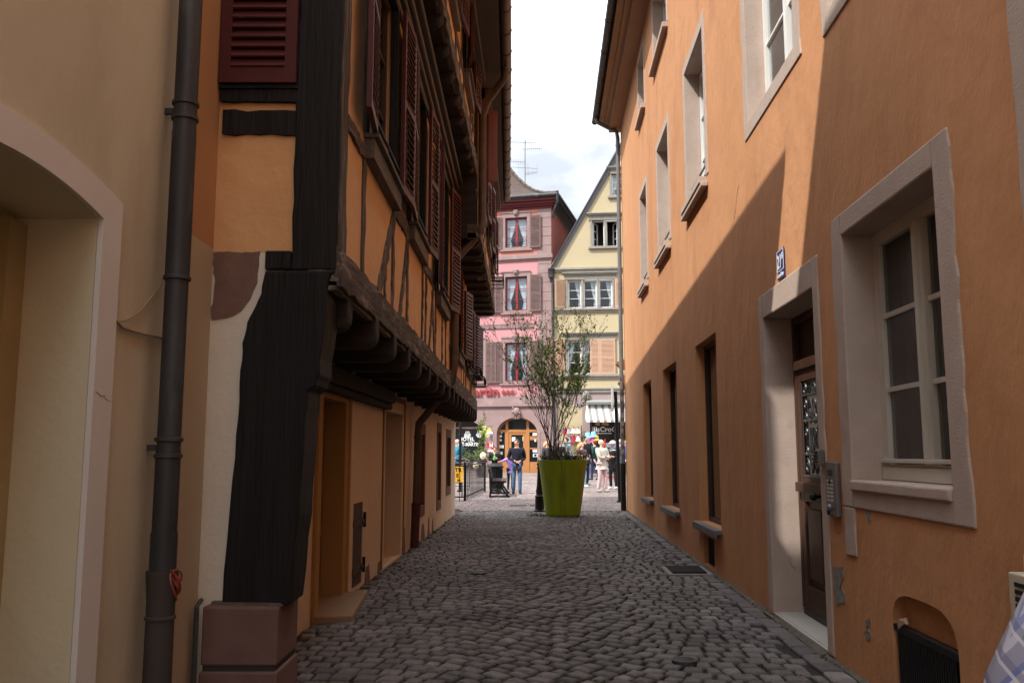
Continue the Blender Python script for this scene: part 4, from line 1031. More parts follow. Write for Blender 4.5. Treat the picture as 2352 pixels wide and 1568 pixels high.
def house_b():
    H = thing('half_timbered_house', 'farther half-timbered house with iron flower brackets, ending at the sunny street', 'house', (-2.5, 17, 0))
    S0, S1 = 13.2, 20.82
    wn = [(14.30, 14.92, .55, 1.72, 0), (16.98, 17.52, .50, 1.82, 0), (18.75, 19.55, .70, 1.75, 0)]
    wall(LG, H, S0, S1, -.1, 2.32, wn, .1, CREAM)
    for a, e, z0, z1, _ in wn:
        surround(LG, H, a, e, z0, z1, .10, mat('brown_paint_stone', (.20, .095, .055), (.15, .07, .04), rough=.85, bump=.2), depth=.09, proud=.015, wb=.18, wt=.18)
        window(LG, H, a, e, z0, z1, flat('dark_brown_frame', (.05, .03, .022), .6), depth=.05, cols=1, rows=2, fw=.05, gl=SMOKY)
    b = MB()
    for (s, w, h) in ((14.0, .7, .38), (14.9, .5, .25), (15.7, .3, .3), (16.3, .25, .22), (13.5, .3, .3)):
        bb_ = MB(); bb_.prism(LG, ragged([(s-w/2, -.02), (s+w/2, -.02), (s+w/2-.06, h*.45), (s+w*.15, h), (s-w*.25, h*.85), (s-w/2+.05, h*.4)], .012, .05), -.01, .006); bb_.build('bare_patch', BROWNST, H)
    b = MB(); b.quad(LG(S1, 0, -.1), LG(S1, -7, -.1), LG(S1, -7, 2.4), LG(S1, 0, 2.4)); b.quad(LU(S1, 0, 2.39), LU(S1, -7, 2.39), LU(S1, -7, 4.75), LU(S1, 0, 4.75)); b.quad(LB2(S1, 0, 4.7), LB2(S1, -7, 4.7), LB2(S1, -7, 7.5), LB2(S1, 0, 7.5))
    b.quad(LU(S0, -7, -.1), LU(S1, -7, -.1), LU(S1, -7, 7.3), LU(S0, -7, 7.3)); b.build('side_wall', PEACH, H)
    b = MB(); b.box(LB2, S0+.003, S0+.12, -.75, -.005, 4.78, 7.42); b.build('end_panel', OLDX, H)
    for i in range(9):
        b = MB(); rounded_joist(b, LU, 13.75+.86*i, .17, -.75, .045, 2.15, 2.40); b.build('joist', OLDX, H, bevel=.01)
    b = MB(); b.box(LU, S0, S1, -.9, -.02, 2.36, 2.40); b.build('jetty_floor', SOFF, H)
    b = MB(); b.beam(LU, S0, 2.53, S1, 2.53, .27, -.16, .045, 50, .016); b.build('bressummer', OLDH, H, bevel=.008)
    w1 = [(14.6, 15.7), (17.2, 18.3), (19.1, 20.0)]
    wall(LU, H, S0, S1, 2.65, 4.75, [(a, e, 3.15, 4.35, .1) for a, e in w1], .1, PEACH, name='upper_wall')
    for a, e in w1: left_window(LU, H, a, e, 3.15, 4.35, shl=True, shr=True, wsh=.5, angl=.12, angr=.2)
    for s in (13.35, 14.0, 14.45, 15.85, 16.5, 17.0, 18.5, 18.9, 20.1, 20.7):
        b = MB(); b.beam(LU, s, 2.64, s+R_(-.1, .1), 4.6, .09, -.03, .012, 10, .01); b.build('stud', OLDV, H)
    b = MB(); b.beam(LU, S0, 3.02, S1, 3.02, .10, -.03, .010, 30, .01); b.build('rail', OLDH, H)
    for i in range(10):
        b = MB(); rounded_joist(b, LB2, 13.5+.78*i, .19, -.5, .03, 4.66, 4.84); b.build('joist', OLDX, H, bevel=.02)
    b = MB(); b.box(LB2, S0, S1, -.6, -.02, 4.72, 4.80); b.build('jetty_floor', SOFF, H)
    b = MB(); b.beam(LB2, S0, 4.83, S1, 4.83, .22, -.16, .05, 50, .016); b.build('bressummer', OLDH, H, bevel=.008)
    w2 = [(14.2, 15.1), (16.6, 17.5), (18.9, 19.8)]
    wall(LB2, H, S0, S1, 4.92, 7.5, [(a, e, 5.6, 6.9, .1) for a, e in w2], .1, PEACH, name='upper_wall')
    for k, (a, e) in enumerate(w2): left_window(LB2, H, a, e, 5.6, 6.9, shl=True, shr=True, wsh=.46, angl=.12, angr=.1)
    for s in (13.3, 14.0, 15.4, 16.2, 17.9, 18.6, 20.2, 20.75):
        b = MB(); b.beam(LB2, s, 4.92, s+R_(-.1, .1), 7.2, .10, -.03, .012, 10, .01); b.build('stud', OLDV, H)
    b = MB(); b.beam(LB2, S0, 5.45, S1, 5.45, .10, -.03, .010, 30, .01); b.build('rail', OLDH, H)
    # board shutter standing square to the wall
    b = MB(); FF = Fr(LB2(13.75, .05, 0), (1, .1, 0), (0, -1, 0))
    b.box(FF, 0, .24, -.02, .02, 5.8, 7.0)
    for k in range(3): b.box(FF, .01+k*.075, .075+k*.075, .02, .026, 5.82, 6.98)
    b.build('board_shutter', mat('faded_red_board', (.24, .085, .06), (.17, .055, .04), rough=.55, bump=.1), H)
    # iron flower-box brackets
    for (F, s, z) in ((LU, 19.55, 2.92), (LB2, 19.3, 5.18), (LU, 17.8, 2.95)):
        b = MB()
        for dz in (0, .16):
            for dd in (.05, .28): b.tube([F(s-.45, dd, z+dz), F(s+.45, dd, z+dz)], .012, 5)
            for ss in (-.45, 0, .45): b.tube([F(s+ss, .0, z+dz), F(s+ss, .28, z+dz)], .012, 5)
        for ss in (-.45, -.15, .15, .45): b.tube([F(s+ss, .28, z), F(s+ss, .28, z+.16)], .010, 5)
        b.build('flower_bracket', IRON, H)
    eave(H, LB2, S0, S1+.06, 7.48, 7.64, -.02, -.05)
    # downpipe between the two houses
    b = MB(); s = 13.32
    P = [Vector((-.09, 12.9, 7.35)), Vector((-.12, 12.95, 7.2)), Vector((-.38, 13.2, 6.95)), LB2(s, .07, 6.75), LB2(s, .07, 5.05), LB2(s, .05, 4.85), LU(s, .12, 4.45), LU(s, .075, 4.25), LU(s, .075, 2.75), LU(s, .05, 2.52), LU(s, -.12, 2.28), LG(s, .22, 1.98), LG(s, .12, 1.86), LG(s, .11, 1.70), LG(s-.05, .10, .62)]
    PP = [P[0]]
    for p, q in zip(P, P[1:]):
        PP += [p.lerp(q, .5), q]
    b.tube(PP, .058, 12)
    for p in (LU(s, .075, 3.3), LU(s, .075, 2.95), LB2(s, .07, 5.9), LG(s, .11, 1.65)): b.lathe(p, [(.066, -.02), (.066, .02)], 12)
    dp = b.build('downpipe', COPPER, H, smooth=True)
    b = MB(); b.tube([LG(s-.05, .10, .66), LG(s-.06, .10, .62), LG(s-.1, .09, .02)], [.075, .068, .062], 12); b.build('pipe_foot', IRONR, dp, smooth=True)
house_a(); house_b()
crack(RW, [RW.px(u, v) for u, v in ((1697, 425), (1692, 452), (1690, 480), (1686, 505))], .012, RH)
crack(RW, [RW.px(u, v) for u, v in ((1815, 1280), (1818, 1298), (1829, 1304))], .004, RH)
crack(LN, [(3.70, 1.66), (3.76, 1.65), (3.85, 1.63)], .003, BH[0], .0285)


#P2
# ================================================================== PINK HOTEL
def ps(u): return PK.px(u, 800)[0]
def pz(v, u=1200): return PK.px(u, v)[1]
def ys(u): return YL.px(u, 800)[0]
def yz(v, u=1370): return YL.px(u, v)[1]
G45 = gz(45)
LETR = flat('dark_red_letters', (.30, .045, .05), .5)
LETW = flat('white_letters', (.85, .85, .85), .5)
WINE = mat('wine_red_paint', (.22, .02, .03), rough=.4, var=.3, bump=0, spec=.4)

def hotel():
    H = thing('pink_hotel', 'tall pink rendered hotel with wine red windows, brown shutters and a tiled roof', 'building', (-2, 46, G45))
    F = PK; SL = 13.
    w0, w1 = ps(1211.3), ps(1160.5); ww = w1-w0; dsp = 2.42
    rows = [(pz(567.5), pz(499)), (pz(712.9), pz(634.7)), (pz(875), pz(786))]
    zt = pz(482); zb = pz(912); holes = []
    for c in range(4):
        for z0, z1 in rows: holes.append((w0+c*dsp, w1+c*dsp, z0, z1, .0))
    ztop = pz(592)
    wall(F, H, 0, SL, ztop, zt, [h for h in holes if h[2] > ztop], .0, PINKT, name='upper_wall')
    wall(F, H, 0, SL, zb, ztop, [h for h in holes if h[2] < ztop], .0, PINK)
    # ground floor in rosy stone with two arches
    da, db = ps(1234), ps(1141.5); dzt = pz(958); dzb = pz(1085)
    aa, ab = ps(1113.5), ps(1113.5)+2.15; azt = pz(963.5); azb = pz(1063)
    wl = wall(F, H, 0, SL, G45-.6, zb, [(da, db, dzb, dzt, .28), (aa, ab, azb, azt, .25)], .28, PST, name='stone_storey')
    def spandrels(s0, s1, zt_, h, d):
        b = MB(); c = (s0+s1)/2; hw = (s1-s0)/2; n = 12
        for sg in (-1, 1):
            b.prism(F, [(c+sg*hw, zt_+.002)]+[(c+sg*hw*math.cos(PI/2*i/n), zt_-h+h*math.sin(PI/2*i/n)) for i in range(n+1)], -d, .0-.001)
        b.build('arch_spandrel', PST, wl)
        b = MB()
        for sg in (-1, 1):
            pts = [(c+sg*hw*math.cos(PI/2*i/n), zt_-h+h*math.sin(PI/2*i/n)) for i in range(n+1)]
            po = [(c+sg*(hw+.13)*math.cos(PI/2*i/n), zt_-h+(h+.13)*math.sin(PI/2*i/n)) for i in range(n+1)]
            for i in range(n): b.prism(F, [pts[i], pts[i+1], po[i+1], po[i]], -.1, .03)
            b.box(F, min(c+sg*hw, c+sg*(hw+.13)), max(c+sg*hw, c+sg*(hw+.13)), -.1, .03, dzb, zt_-h)
        b.build('arch_moulding', PST, wl)
    spandrels(da, db, dzt, .85, .28); spandrels(aa, ab, azt, .85, .25)
    # stone joints as thin raised courses in a darker colour than the stone
    b = MB(); JN = flat('dark_joint', (.20, .13, .12), .9)
    for z in (pz(978), pz(994), pz(1010), pz(1028), pz(1048), pz(1066)):
        b.box(F, .03, da-.16, .0, .004, z, z+.02); b.box(F, db+.16, aa-.16, .0, .004, z, z+.02); b.box(F, ab+.16, SL, .0, .004, z, z+.02)
    for (s, k) in ((db+.16, 1), (aa-.16, -1)):
        b.beam(F, s, pz(994), s+k*.25, pz(975), .02, .0, .004, 2, 0)
    b.build('stone_joint', JN, wl)
    # carved keystones
    for s, z, k in (((da+db)/2, pz(945), 1.5),):
        b = MB(); b.ball(F(s, .1, z), .2, 10, 7, (1, .8, 1.1))
        for i in range(9): b.ball(F(s+R_(-.2, .2), .16, z+R_(-.18, .2)), R_(.05, .09), 7, 5)
        for i in range(4): b.tube([F(s-.15+.1*i, .12, z-.15), F(s-.12+.08*i, .1, z-.38)], [.05, .03], 6)
        b.build('carved_keystone', PST, H, smooth=True)
    # mouldings
    b = MB()
    b.box(F, -.06, SL, .0, .05, pz(936), pz(933)); b.box(F, -.08, SL, .0, .12, pz(933)+.002, pz(927)); b.box(F, -.06, SL, .0, .08, pz(927)+.002, pz(924))
    b.box(F, -.04, SL, .0, .03, pz(924)+.002, pz(910))
    b.build('string_course', PST, H, bevel=.01); b = MB()
    b.box(F, -.05, SL, .0, .06, pz(600), pz(596)); b.box(F, -.09, SL, .0, .13, pz(596)+.002, pz(589)); b.box(F, -.06, SL, .0, .08, pz(589)+.002, pz(586))
    b.build('string_course', PST, H, bevel=.01)
    # quoins
    b = MB(); q0, q1 = ps(1264), ps(1235); z = zb+.02; k = 0
    while z < zt-.3:
        hgt = .50; b.box(F, -.012, q1+(-.0 if k % 2 else -.04), .0, .025, z, min(z+hgt-.02, zt-.002)); z += hgt; k += 1
    b.build('quoin', PST, H, bevel=.008)
    # meander frieze
    b = MB(); f0, f1_ = ps(1227), SL-.2; z0, z1 = pz(754), pz(742.5); hz = (z1-z0)
    b.box(F, f0, f1_, .0, .03, z0, z1); fz = b.build('frieze', PST, H)
    b = MB(); s = f0+.05; t = hz*.09
    while s < 6:
        L_ = hz*1.15
        b.box(F, s, s+L_, .031, .05, z0+t, z0+2*t); b.box(F, s, s+t, .031, .05, z0+2*t, z1-t); b.box(F, s+t, s+L_*.75, .031, .05, z1-2*t, z1-t)
        b.box(F, s+L_*.75-t, s+L_*.75, .031, .05, z0+4*t, z1-2*t); b.box(F, s+L_*.4, s+L_*.75-t, .031, .05, z0+4*t, z0+5*t)
        s += L_
    b.build('meander_pattern', PST, fz)
    # old sign bracket above the frieze
    b = MB()
    for zz in (pz(733), pz(736)): b.tube([F(ps(1208), .12, zz), F(ps(1163), .12, zz)], .012, 5)
    for u in (1169, 1187, 1204): b.tube([F(ps(u), 0, pz(737)), F(ps(u), .13, pz(737)), F(ps(u), .13, pz(729))], .018, 5)
    b.build('sign_bracket', ZINC, H)
    for c in range(3):
        for r, (z0, z1) in enumerate(rows):
            s0, s1 = w0+c*dsp, w1+c*dsp
            surround(F, H, s0, s1, z0, z1, .19, PST, proud=.05, depth=.16, wb=.10, wt=.24)
            w = window(F, H, s0, s1, z0, z1, WINE, depth=.13, cols=2, rows=3, fw=.07, curtain='ab', mid=.13, sub=.03)
            b = MB(); b.box(F, s0-.28, s1+.28, .0, .10, z0-.2, z0-.11); b.build('sill', PST, w)
            b = MB(); b.box(F, s0-.22, s1+.22, .05, .09, z1+.245, z1+.30)
            if r < 2 or True:
                b.ball(F((s0+s1)/2, .08, z1+.26), .16, 10, 6, (1, .6, 1.1))
                b.ball(F((s0+s1)/2-.09, .12, z1+.33), .06); b.ball(F((s0+s1)/2+.09, .12, z1+.33), .06); b.ball(F((s0+s1)/2, .14, z1+.2), .06)
            b.build('carved_keystone', PST, w)
            if r < 1:
                b = MB()
                for zz in (.18, .30): b.tube([F(s0, -.03, z0+zz), F(s1, -.03, z0+zz)], .012, 5)
                b.build('guard_rail', IRON, w)
            sw = .60
            shutter(F, H, s0-.17-sw, s0-.17, z0-.08, z1+.05, BROWNSH, d=.06, th=.05, hinge='s1', ang=.06, mids=1, fr=.07)
            shutter(F, H, s1+.17, s1+.17+sw, z0-.08, z1+.05, BROWNSH, d=.06, th=.05, hinge='s0', ang=.06, mids=1, fr=.07)
    # raised letters and stars
    text_mesh('Hotel Saint-Martin', .62, F, ps(1147.5), pz(906.5), .09, .06, LETR, 'lettering', H, mirror=True, bold=.016, align='RIGHT', xscale=1.22)
    for u in (1157.5, 1167.5, 1177.5):
        b = MB(); c = (ps(u), pz(899.5)); P = []
        for k in range(10):
            rr = .15 if k % 2 == 0 else .062; an = PI/2+k*PI/5
            P.append((c[0]+rr*math.cos(an), c[1]+rr*math.sin(an)))
        b.prism(F, P, .06, .11); b.build('star', LETR, H)
    # cornice, gutter, roof
    e = 0.45
    b = MB()
    for (z0, z1, d) in ((zt, zt+.12, .06), (zt+.122, zt+.22, .16), (zt+.222, zt+.36, .26), (zt+.362, zt+.50, .38)): b.box(F, -d, SL, -.3, d, z0, z1)
    b.build('cornice', OXCOR, H)
    ze = zt+.50
    b = MB()
    b.tube([F(-e, e-.02, ze+.1), F(SL, e-.02, ze+.1)], .11, 10); b.tube([F(-e+.02, e, ze+.1), F(-e+.02, -6, ze+.1)], .11, 10)
    b.tube([F(-e+.02, e, ze+.05), F(-e+.02, e, ze-.35), F(-.18, .15, ze-.75), F(-.09, .06, ze-1.1)], .07, 8)
    b.build('gutter', ZINC, H, smooth=True)
    prof = [(0, 0), (.5, .15), (1.0, .34), (1.6, .68), (2.2, 1.18), (2.9, 1.95), (4.0, 3.4), (5.6, 5.6)]
    b = MB(); Ls = []
    for i, h in prof:
        Ls.append((F(-e+i, e-i, ze+.16+h), F(SL, e-i, ze+.16+h), F(-e+i, -11+i, ze+.16+h)))
    for (a0, b0, c0), (a1, b1, c1) in zip(Ls, Ls[1:]):
        b.quad(a0, b0, b1, a1); b.quad(c0, a0, a1, c1)
    rf = b.build('roof', tile_mat(), H)
    b = MB(); P = [l[0]+Vector((0, 0, .05)) for l in Ls]
    for p, q in zip(P, P[1:]):
        n = max(1, int((q-p).length/.42))
        for k in range(n):
            a = p.lerp(q, k/n); c = p.lerp(q, (k+1)/n+.03); b.tube([a, c], [.085, .065], 8)
    b.build('hip_tile', mat('pale_ridge_tile', (.10, .078, .068), (.07, .055, .048), rough=.9, bump=.1), rf, smooth=True)
    # --- doorway
    zh = dzb; b = MB(); c = (da+db)/2
    DD = -.28
    z_tr = pz(992)
    def leafbox(s0, s1, z0, z1, d0=DD-.06, d1=DD): b.box(F, s0, s1, d0, d1, z0, z1)
    s_a, s_b = ps(1204), ps(1166)      # door proper
    leafbox(da, db, z_tr, z_tr+.14, DD-.06, DD+.03)
    for s in (s_a-.11, s_b+.11): leafbox(s-.10, s+.10, zh, z_tr, DD-.06, DD+.03); leafbox(s-.07, s+.07, z_tr+.14, dzt, DD-.06, DD+.01)
    leafbox(da, da+.07, zh, z_tr); leafbox(db-.07, db, zh, z_tr)
    leafbox(da+.07, s_a-.22, zh, zh+.55); leafbox(s_b+.22, db-.07, zh, zh+.55)
    leafbox(da+.07, s_a-.22, pz(1031), pz(1031)+.07); leafbox(da+.07, s_a-.22, pz(1010), pz(1010)+.2)
    leafbox(s_a, s_a+.13, zh, z_tr); leafbox(s_b-.13, s_b, zh, z_tr); leafbox(s_a+.13, s_b-.13, zh, zh+.34); leafbox(s_a+.13, s_b-.13, z_tr-.13, z_tr)
    n = 14
    for sg in (-1, 1):
        hw = (db-da)/2
        for i in range(n):
            t0, t1 = PI/2*i/n, PI/2*(i+1)/n
            f = lambda t, k: (c+sg*(hw-k)*math.cos(t), dzt-.85+(.85-k)*math.sin(t))
            b.prism(F, [f(t0, 0), f(t1, 0), f(t1, .07), f(t0, .07)], DD-.06, DD)
    d = b.build('entrance_door', HONEY, H)
    MB().quad(F(da, DD-.03, zh), F(db, DD-.03, zh), F(db, DD-.03, dzt), F(da, DD-.03, dzt)).build('glass', flat('dark_shop_glass', (.012, .013, .014), .08, spec=.3), d, recalc=False)
    b = MB(); b.box(F, da-.15, db+.15, -.27, .22, G45-.1, dzb); b.build('doorstep', PST, H, bevel=.02)
    b = MB()
    papers = [(1147, 1001, 5, 5), (1147, 1010, 5, 4), (1149, 1025, 10, 7), (1149, 1040, 5, 7), (1176.5, 1008, 8, 10), (1201, 1007, 8, 10), (1202.5, 1021, 5, 4), (1225.5, 997, 10, 6.5), (1226.5, 1011, 4, 6), (1225, 1033, 10, 10), (1226, 1045, 11, 8), (1149, 991+2, 4, 3)]
    for u, v, w, h in papers:
        b = MB(); s = ps(u); z = pz(v); a = w/2*.0225*1.04; e2 = h/2*.0225
        b.box(F, s-a, s+a, DD+.032 if u > 1208 and v < 1020 else DD-.028, DD+.036 if u > 1208 and v < 1020 else DD-.02, z-e2, z+e2)
        b.build('notice', mat('paper_notice', (.78, .8, .82), (.5, .55, .58), sc=9, var=.7, bump=0), d)
    for u, v in ((1201, 1007), (1226, 1045)):
        b = MB(); s = ps(u); z = pz(v); b.box(F, s-.06, s+.06, DD-.018, DD-.014, z-.06, z+.06); b.build('notice', DARK, d)
    b = MB(); b.box(F, s_b-.09, s_b-.05, DD, DD+.05, pz(1037), pz(1029)); b.build('handle', IRON, d)
    # --- arched dining room window with white lettering
    b = MB(); DW = -.25
    b.box(F, aa, ab, DW-.06, DW+.02, pz(983), pz(979)); b.box(F, aa, ab, DW-.06, DW+.04, azb, azb+.06)
    w = b.build('window', mat('rosy_wood', (.28, .14, .11), rough=.7, bump=0), H)
    MB().quad(F(aa, DW-.02, azb), F(ab, DW-.02, azb), F(ab, DW-.02, azt), F(aa, DW-.02, azt)).build('glass', MATS['dark_shop_glass'], w, recalc=False)
    b = MB(); b.box(F, aa-.2, ab+.2, 0, .16, azb-.12, azb-.002); b.build('sill', PST, w)
    tc = ps(1070.3)
    def uv2(x, y): return ps(1033.6+.14649*x), pz(947.5+.14649*y, 1080)
    s, z = uv2(250, 440); text_mesh('H\u00d4TEL', .27, F, s, z, DW-.005, .004, LETW, 'lettering', w, mirror=True, bold=.004)
    s, z = uv2(250, 520); text_mesh('SAINT-MARTIN', .25, F, s, z, DW-.005, .004, LETW, 'lettering', w, mirror=True, bold=.004, xscale=.86)
    b = MB()
    for x0, x1 in ((270, 342), (150, 200)):
        p, q = uv2(x1, 463), uv2(x0, 460); b.box(F, p[0], q[0], DW-.007, DW-.003, p[1], p[1]+.02)
    b.build('lettering', LETW, w)
    for x in (260, 447):
        s, z = uv2(x, 345); b = MB()
        for k, (wd, dz) in enumerate(((.12, -.10), (.17, -.05), (.19, 0), (.17, .05))):
            n = 8; b.prism(F, [(s+wd*math.cos(PI*i/n), z+dz-.0-.035*math.sin(PI*i/n)) for i in range(n+1)]+[(s+(wd-.03)*math.cos(PI*i/n), z+dz+.02-.03*math.sin(PI*i/n)) for i in range(n, -1, -1)], DW-.007, DW-.003)
        for sg in (-1, 1):
            b.tube([F(s+sg*(.06+.05*math.cos(q*PI/4)), DW-.004, z+.13+.05*math.sin(q*PI/4)) for q in range(9)], .012, 4)
        b.build('beehive_emblem', LETW, w)
    # closing walls
    b = MB(); b.quad(F(0, 0, G45-.6), F(0, -11, G45-.6), F(0, -11, zt), F(0, 0, zt)); b.build('side_wall', REDWING, H); b = MB(); b.quad(F(SL, 0, G45-.6), F(SL, -11, G45-.6), F(SL, -11, zt), F(SL, 0, zt)); b.build('side_wall', REDWING, H)
    # wall fittings
    n_ = thing('hotel_star_plate', 'red square hotel rating plate with white letter H beside the arched hotel door', 'sign', F(ps(1126), 0, pz(1045)))
    s0, s1 = ps(1134.5), ps(1118.8); z0, z1 = pz(1037), pz(1017)
    b = MB(); b.prism(F, [(s0, z0+.1), (s1, z0+.1), (s1, z1), (s0+.08, z1), (s0, z1-.08)], .03, .055); p = b.build('plate', flat('signal_red', (.42, .02, .035), .4), n_)
    b = MB(); b.box(F, s0, s1, .03, .056, z0, z0+.098); b.build('plate', LETW, n_)
    text_mesh('H', .26, F, s0+.12, z0+.25, .0575, .004, LETW, 'lettering', p, mirror=True, bold=.01); text_mesh('***', .16, F, (s0+s1)/2+.02, z0+.06, .0575, .004, LETW, 'lettering', p, mirror=True, bold=.006)
    n_ = thing('wall_lamp', 'white cylinder wall lamp above the red hotel plate', 'lamp', F(ps(1125.5), 0, pz(1001)))
    b = MB(); b.lathe(F(ps(1125.5), .12, pz(1001)), [(.05, 0), (.055, .02), (.055, .24), (.05, .26)], 12); p = b.build('lamp_shade', LETW, n_, smooth=True)
    b = MB(); b.box(F, ps(1126), ps(1125), .0, .08, pz(996)-.02, pz(996)+.02); b.build('bracket', ZINC, n_)
    # TV aerial
    mp = at_y(1206, 414, 48.2); mt = at_y(1206, 322, 48.2)
    n_ = thing('tv_aerial', 'tall television aerial with several yagi antennas on the pink hotel roof', 'aerial', mp)
    b = MB(); b.tube([mp+Vector((0, 0, -1)), mt], .024, 6); p = b.build('mast', flat('aerial_grey', (.13, .13, .135), .6), n_)
    for v, l, r_, m, el in ((328, -1.1, .75, 14, .06), (343, -.1, .95, 10, .25), (373, -1.2, -.05, 12, 0), (386, -.9, .7, 4, .02), (400, .05, .65, 9, .45)):
        b = MB(); c = at_y(1206, v, 48.2); dx = Vector((1, .2, el*.5 if r_ > .1 else 0))
        b.tube([c+dx*l, c+dx*r_], .012, 4)
        for k in range(m):
            q = c+dx*(l+(r_-l)*k/(m-1)); hh = .13 if m > 5 else .3; b.tube([q+Vector((0, 0, -hh)), q+Vector((0, 0, hh))], .007, 4)
        b.build('antenna', flat('aerial_grey', (.13, .13, .135), .6), n_)
hotel()

# ================================================================== YELLOW HOUSE
def yellow_house():
    H = thing('yellow_house', 'pale yellow gabled house with stone window cornices and a shop at street level', 'house', (5, 45, G45))
    F = YL; W = 8.2
    zled = yz(617); rk = 1.63; apex = W/2
    rows = {}
    r1 = (ys(1301), ys(1411), yz(859), yz(781)); r2 = (ys(1303), ys(1411), yz(707), yz(642.5)); r3 = (ys(1361), ys(1427), yz(566), yz(507)); r4 = (ys(1408), ys(1452), yz(451), yz(402))
    zg = yz(893)
    wl = wall(F, H, 0, W, zg, zled, [(*r1, 0), (*r2, 0)], 0, YEL)
    # gable pieced round its two windows
    def rakez(s): return zled+.25+rk*min(s, W-s)
    zr = [r3, r4]
    b = MB(); N_ = 80
    for i in range(N_):
        s0, s1 = W*i/N_, W*(i+1)/N_; sm = (s0+s1)/2
        cuts = [zled]
        for a, e, z0, z1 in zr:
            if a < sm < e: cuts += [z0, z1]
        z0 = zled
        for k in range(0, len(cuts), 2):
            top = cuts[k+1] if k+1 < len(cuts) else None
            if top: b.quad(F(s0, 0, cuts[k]), F(s1, 0, cuts[k]), F(s1, 0, top), F(s0, 0, top))
            else: b.quad(F(s0, 0, cuts[k]), F(s1, 0, cuts[k]), F(s1, 0, rakez(s1)), F(s0, 0, rakez(s0)))
    b.build('gable_wall', YEL, H, recalc=False)
    # verges and roof
    b = MB(); ap = (W/2, zled+.25+rk*W/2)
    for sg in (0, 1):
        f = lambda s: W-s if sg else s
        b.prism(F, [(f(-.12), zled-.1), (f(.08), zled-.1), (f(W/2), ap[1]-.10), (f(W/2), ap[1]+.35)], -.02, .10)
        b.prism(F, [(f(-.14), zled-.12), (f(-.12), zled-.1), (f(W/2), ap[1]+.35), (f(W/2), ap[1]+.48)], -.3, .22)
    b.build('verge', SLATE, H)
    b = MB()
    b.quad(F(-.12, .1, zled-.08), F(W/2, .1, ap[1]+.36), F(W/2, -9, ap[1]+.36), F(-.12, -9, zled-.08)); b.quad(F(W+.12, .1, zled-.08), F(W/2, .1, ap[1]+.36), F(W/2, -9, ap[1]+.36), F(W+.12, -9, zled-.08))
    b.build('roof', tile_mat(), H)
    b = MB(); b.ball(F(W/2, .1, ap[1]+.75), .22, 8, 6, (1, 1, 1.4)); b.lathe(F(W/2, .1, ap[1]+.3), [(.2, 0), (.12, .2), (.25, .3), (.1, .4)], 10); b.build('finial', GREYST, H, smooth=True)
    # ledges
    b = MB()
    b.box(F, .0, W, .0, .16, zled-.05, zled+.06); b.box(F, .02, W, .0, .09, zled-.16, zled-.052)
    for z in (r2[2], r1[2]): b.box(F, .18, W, .0, .15, z-.12, z-.01); b.box(F, .2, W, .0, .08, z-.24, z-.122)
    b.box(F, 0, W, 0, .14, zg-.02, zg+.06); b.box(F, 0, W, .0, .08, zg-.18, zg-.022)
    b.build('string_course', GREYST, H, bevel=.01)
    def cornice(s0, s1, z, dn=True):
        b = MB(); b.box(F, s0-.22, s1+.22, .0, .20, z+.34, z+.40); b.box(F, s0-.17, s1+.17, .0, .14, z+.26, z+.338); b.box(F, s0-.12, s1+.12, .0, .07, z+.02, z+.258)
        k = s0-.12
        while k < s1+.1: b.box(F, k, k+.04, .1401, .17, z+.27, z+.33); k += .085
        b.build('window_cornice', GREYST, H, bevel=.008)
    def grp(r, n, rowsn, curtain, openc=False, m_=WHITE):
        s0, s1, z0, z1 = r; st = (s1-s0)/n; mw = .10
        b = MB()
        for i in range(n+1): b.box(F, s0+st*i-mw/2, s0+st*i+mw/2, -.22, .05, z0-.008, z1+.018)
        b.build('stone_mullion', GREYST, H, bevel=.012)
        for i in range(n):
            if openc:
                w = window(F, H, s0+st*i+mw/2, s0+st*(i+1)-mw/2, z0, z1, m_, depth=.12, cols=1, rows=1, fw=.05, gl=glass_open())
                # casement swung inwards
                k = s0+st*i+mw/2+.05 if i == 0 else s0+st*(i+1)-mw/2-.05; sg = 1 if i == 0 else -1; an = 1.15
                FF = Fr(F(k, -.2, 0), (F.a*sg*math.cos(an)-F.n*math.sin(an)), (F.n*math.cos(an)+F.a*sg*math.sin(an)))
                b = MB(); frame_ring(b, FF, 0, st-mw-.1, z0+.05, z1-.05, .06, -.02, .03)
                for q in (1, 2): zz = z0+.05+(z1-z0-.1)*q/3; b.box(FF, .06, st-mw-.16, -.01, .02, zz-.015, zz+.015)
                b.build('casement', m_, w)
                b = MB(); b.quad(FF(.05, 0, z0+.08), FF(st-mw-.15, 0, z0+.08), FF(st-mw-.15, 0, z1-.08), FF(.05, 0, z1-.08)); b.build('glass', CLEAR, w, recalc=False)
            else:
                w = window(F, H, s0+st*i+mw/2, s0+st*(i+1)-mw/2, z0, z1, m_, depth=.12, cols=1, rows=rowsn, fw=.075, curtain=curtain)
            b = MB(); b.tube([F(s0+st*i+mw/2, -.03, z0+.12), F(s0+st*(i+1)-mw/2, -.03, z0+.12)], .010, 5); b.build('guard_rail', IRON, w)
    grp(r1, 3, 3, 'a'); grp(r2, 3, 3, 'b'); grp(r3, 2, 3, None, True); grp(r4, 1, 3, 'ab')
    cornice(r1[0], r1[1], r1[3]); cornice(r2[0], r2[1], r2[3]); cornice(r3[0], r3[1], r3[3]); cornice(r4[0], r4[1], r4[3])
    b = MB()
    for r in (r3, r4): b.box(F, r[0]-.15, r[1]+.15, .0, .13, r[2]-.14, r[2]-.012)
    b.build('sill', GREYST, H, bevel=.01)
    sw = .62
    shutter(F, H, r2[0]-.08-sw, r2[0]-.08, r2[2], r2[3]+.02, SALMON, d=.05, th=.05, hinge='s1', ang=.55, mids=0, fr=.07)
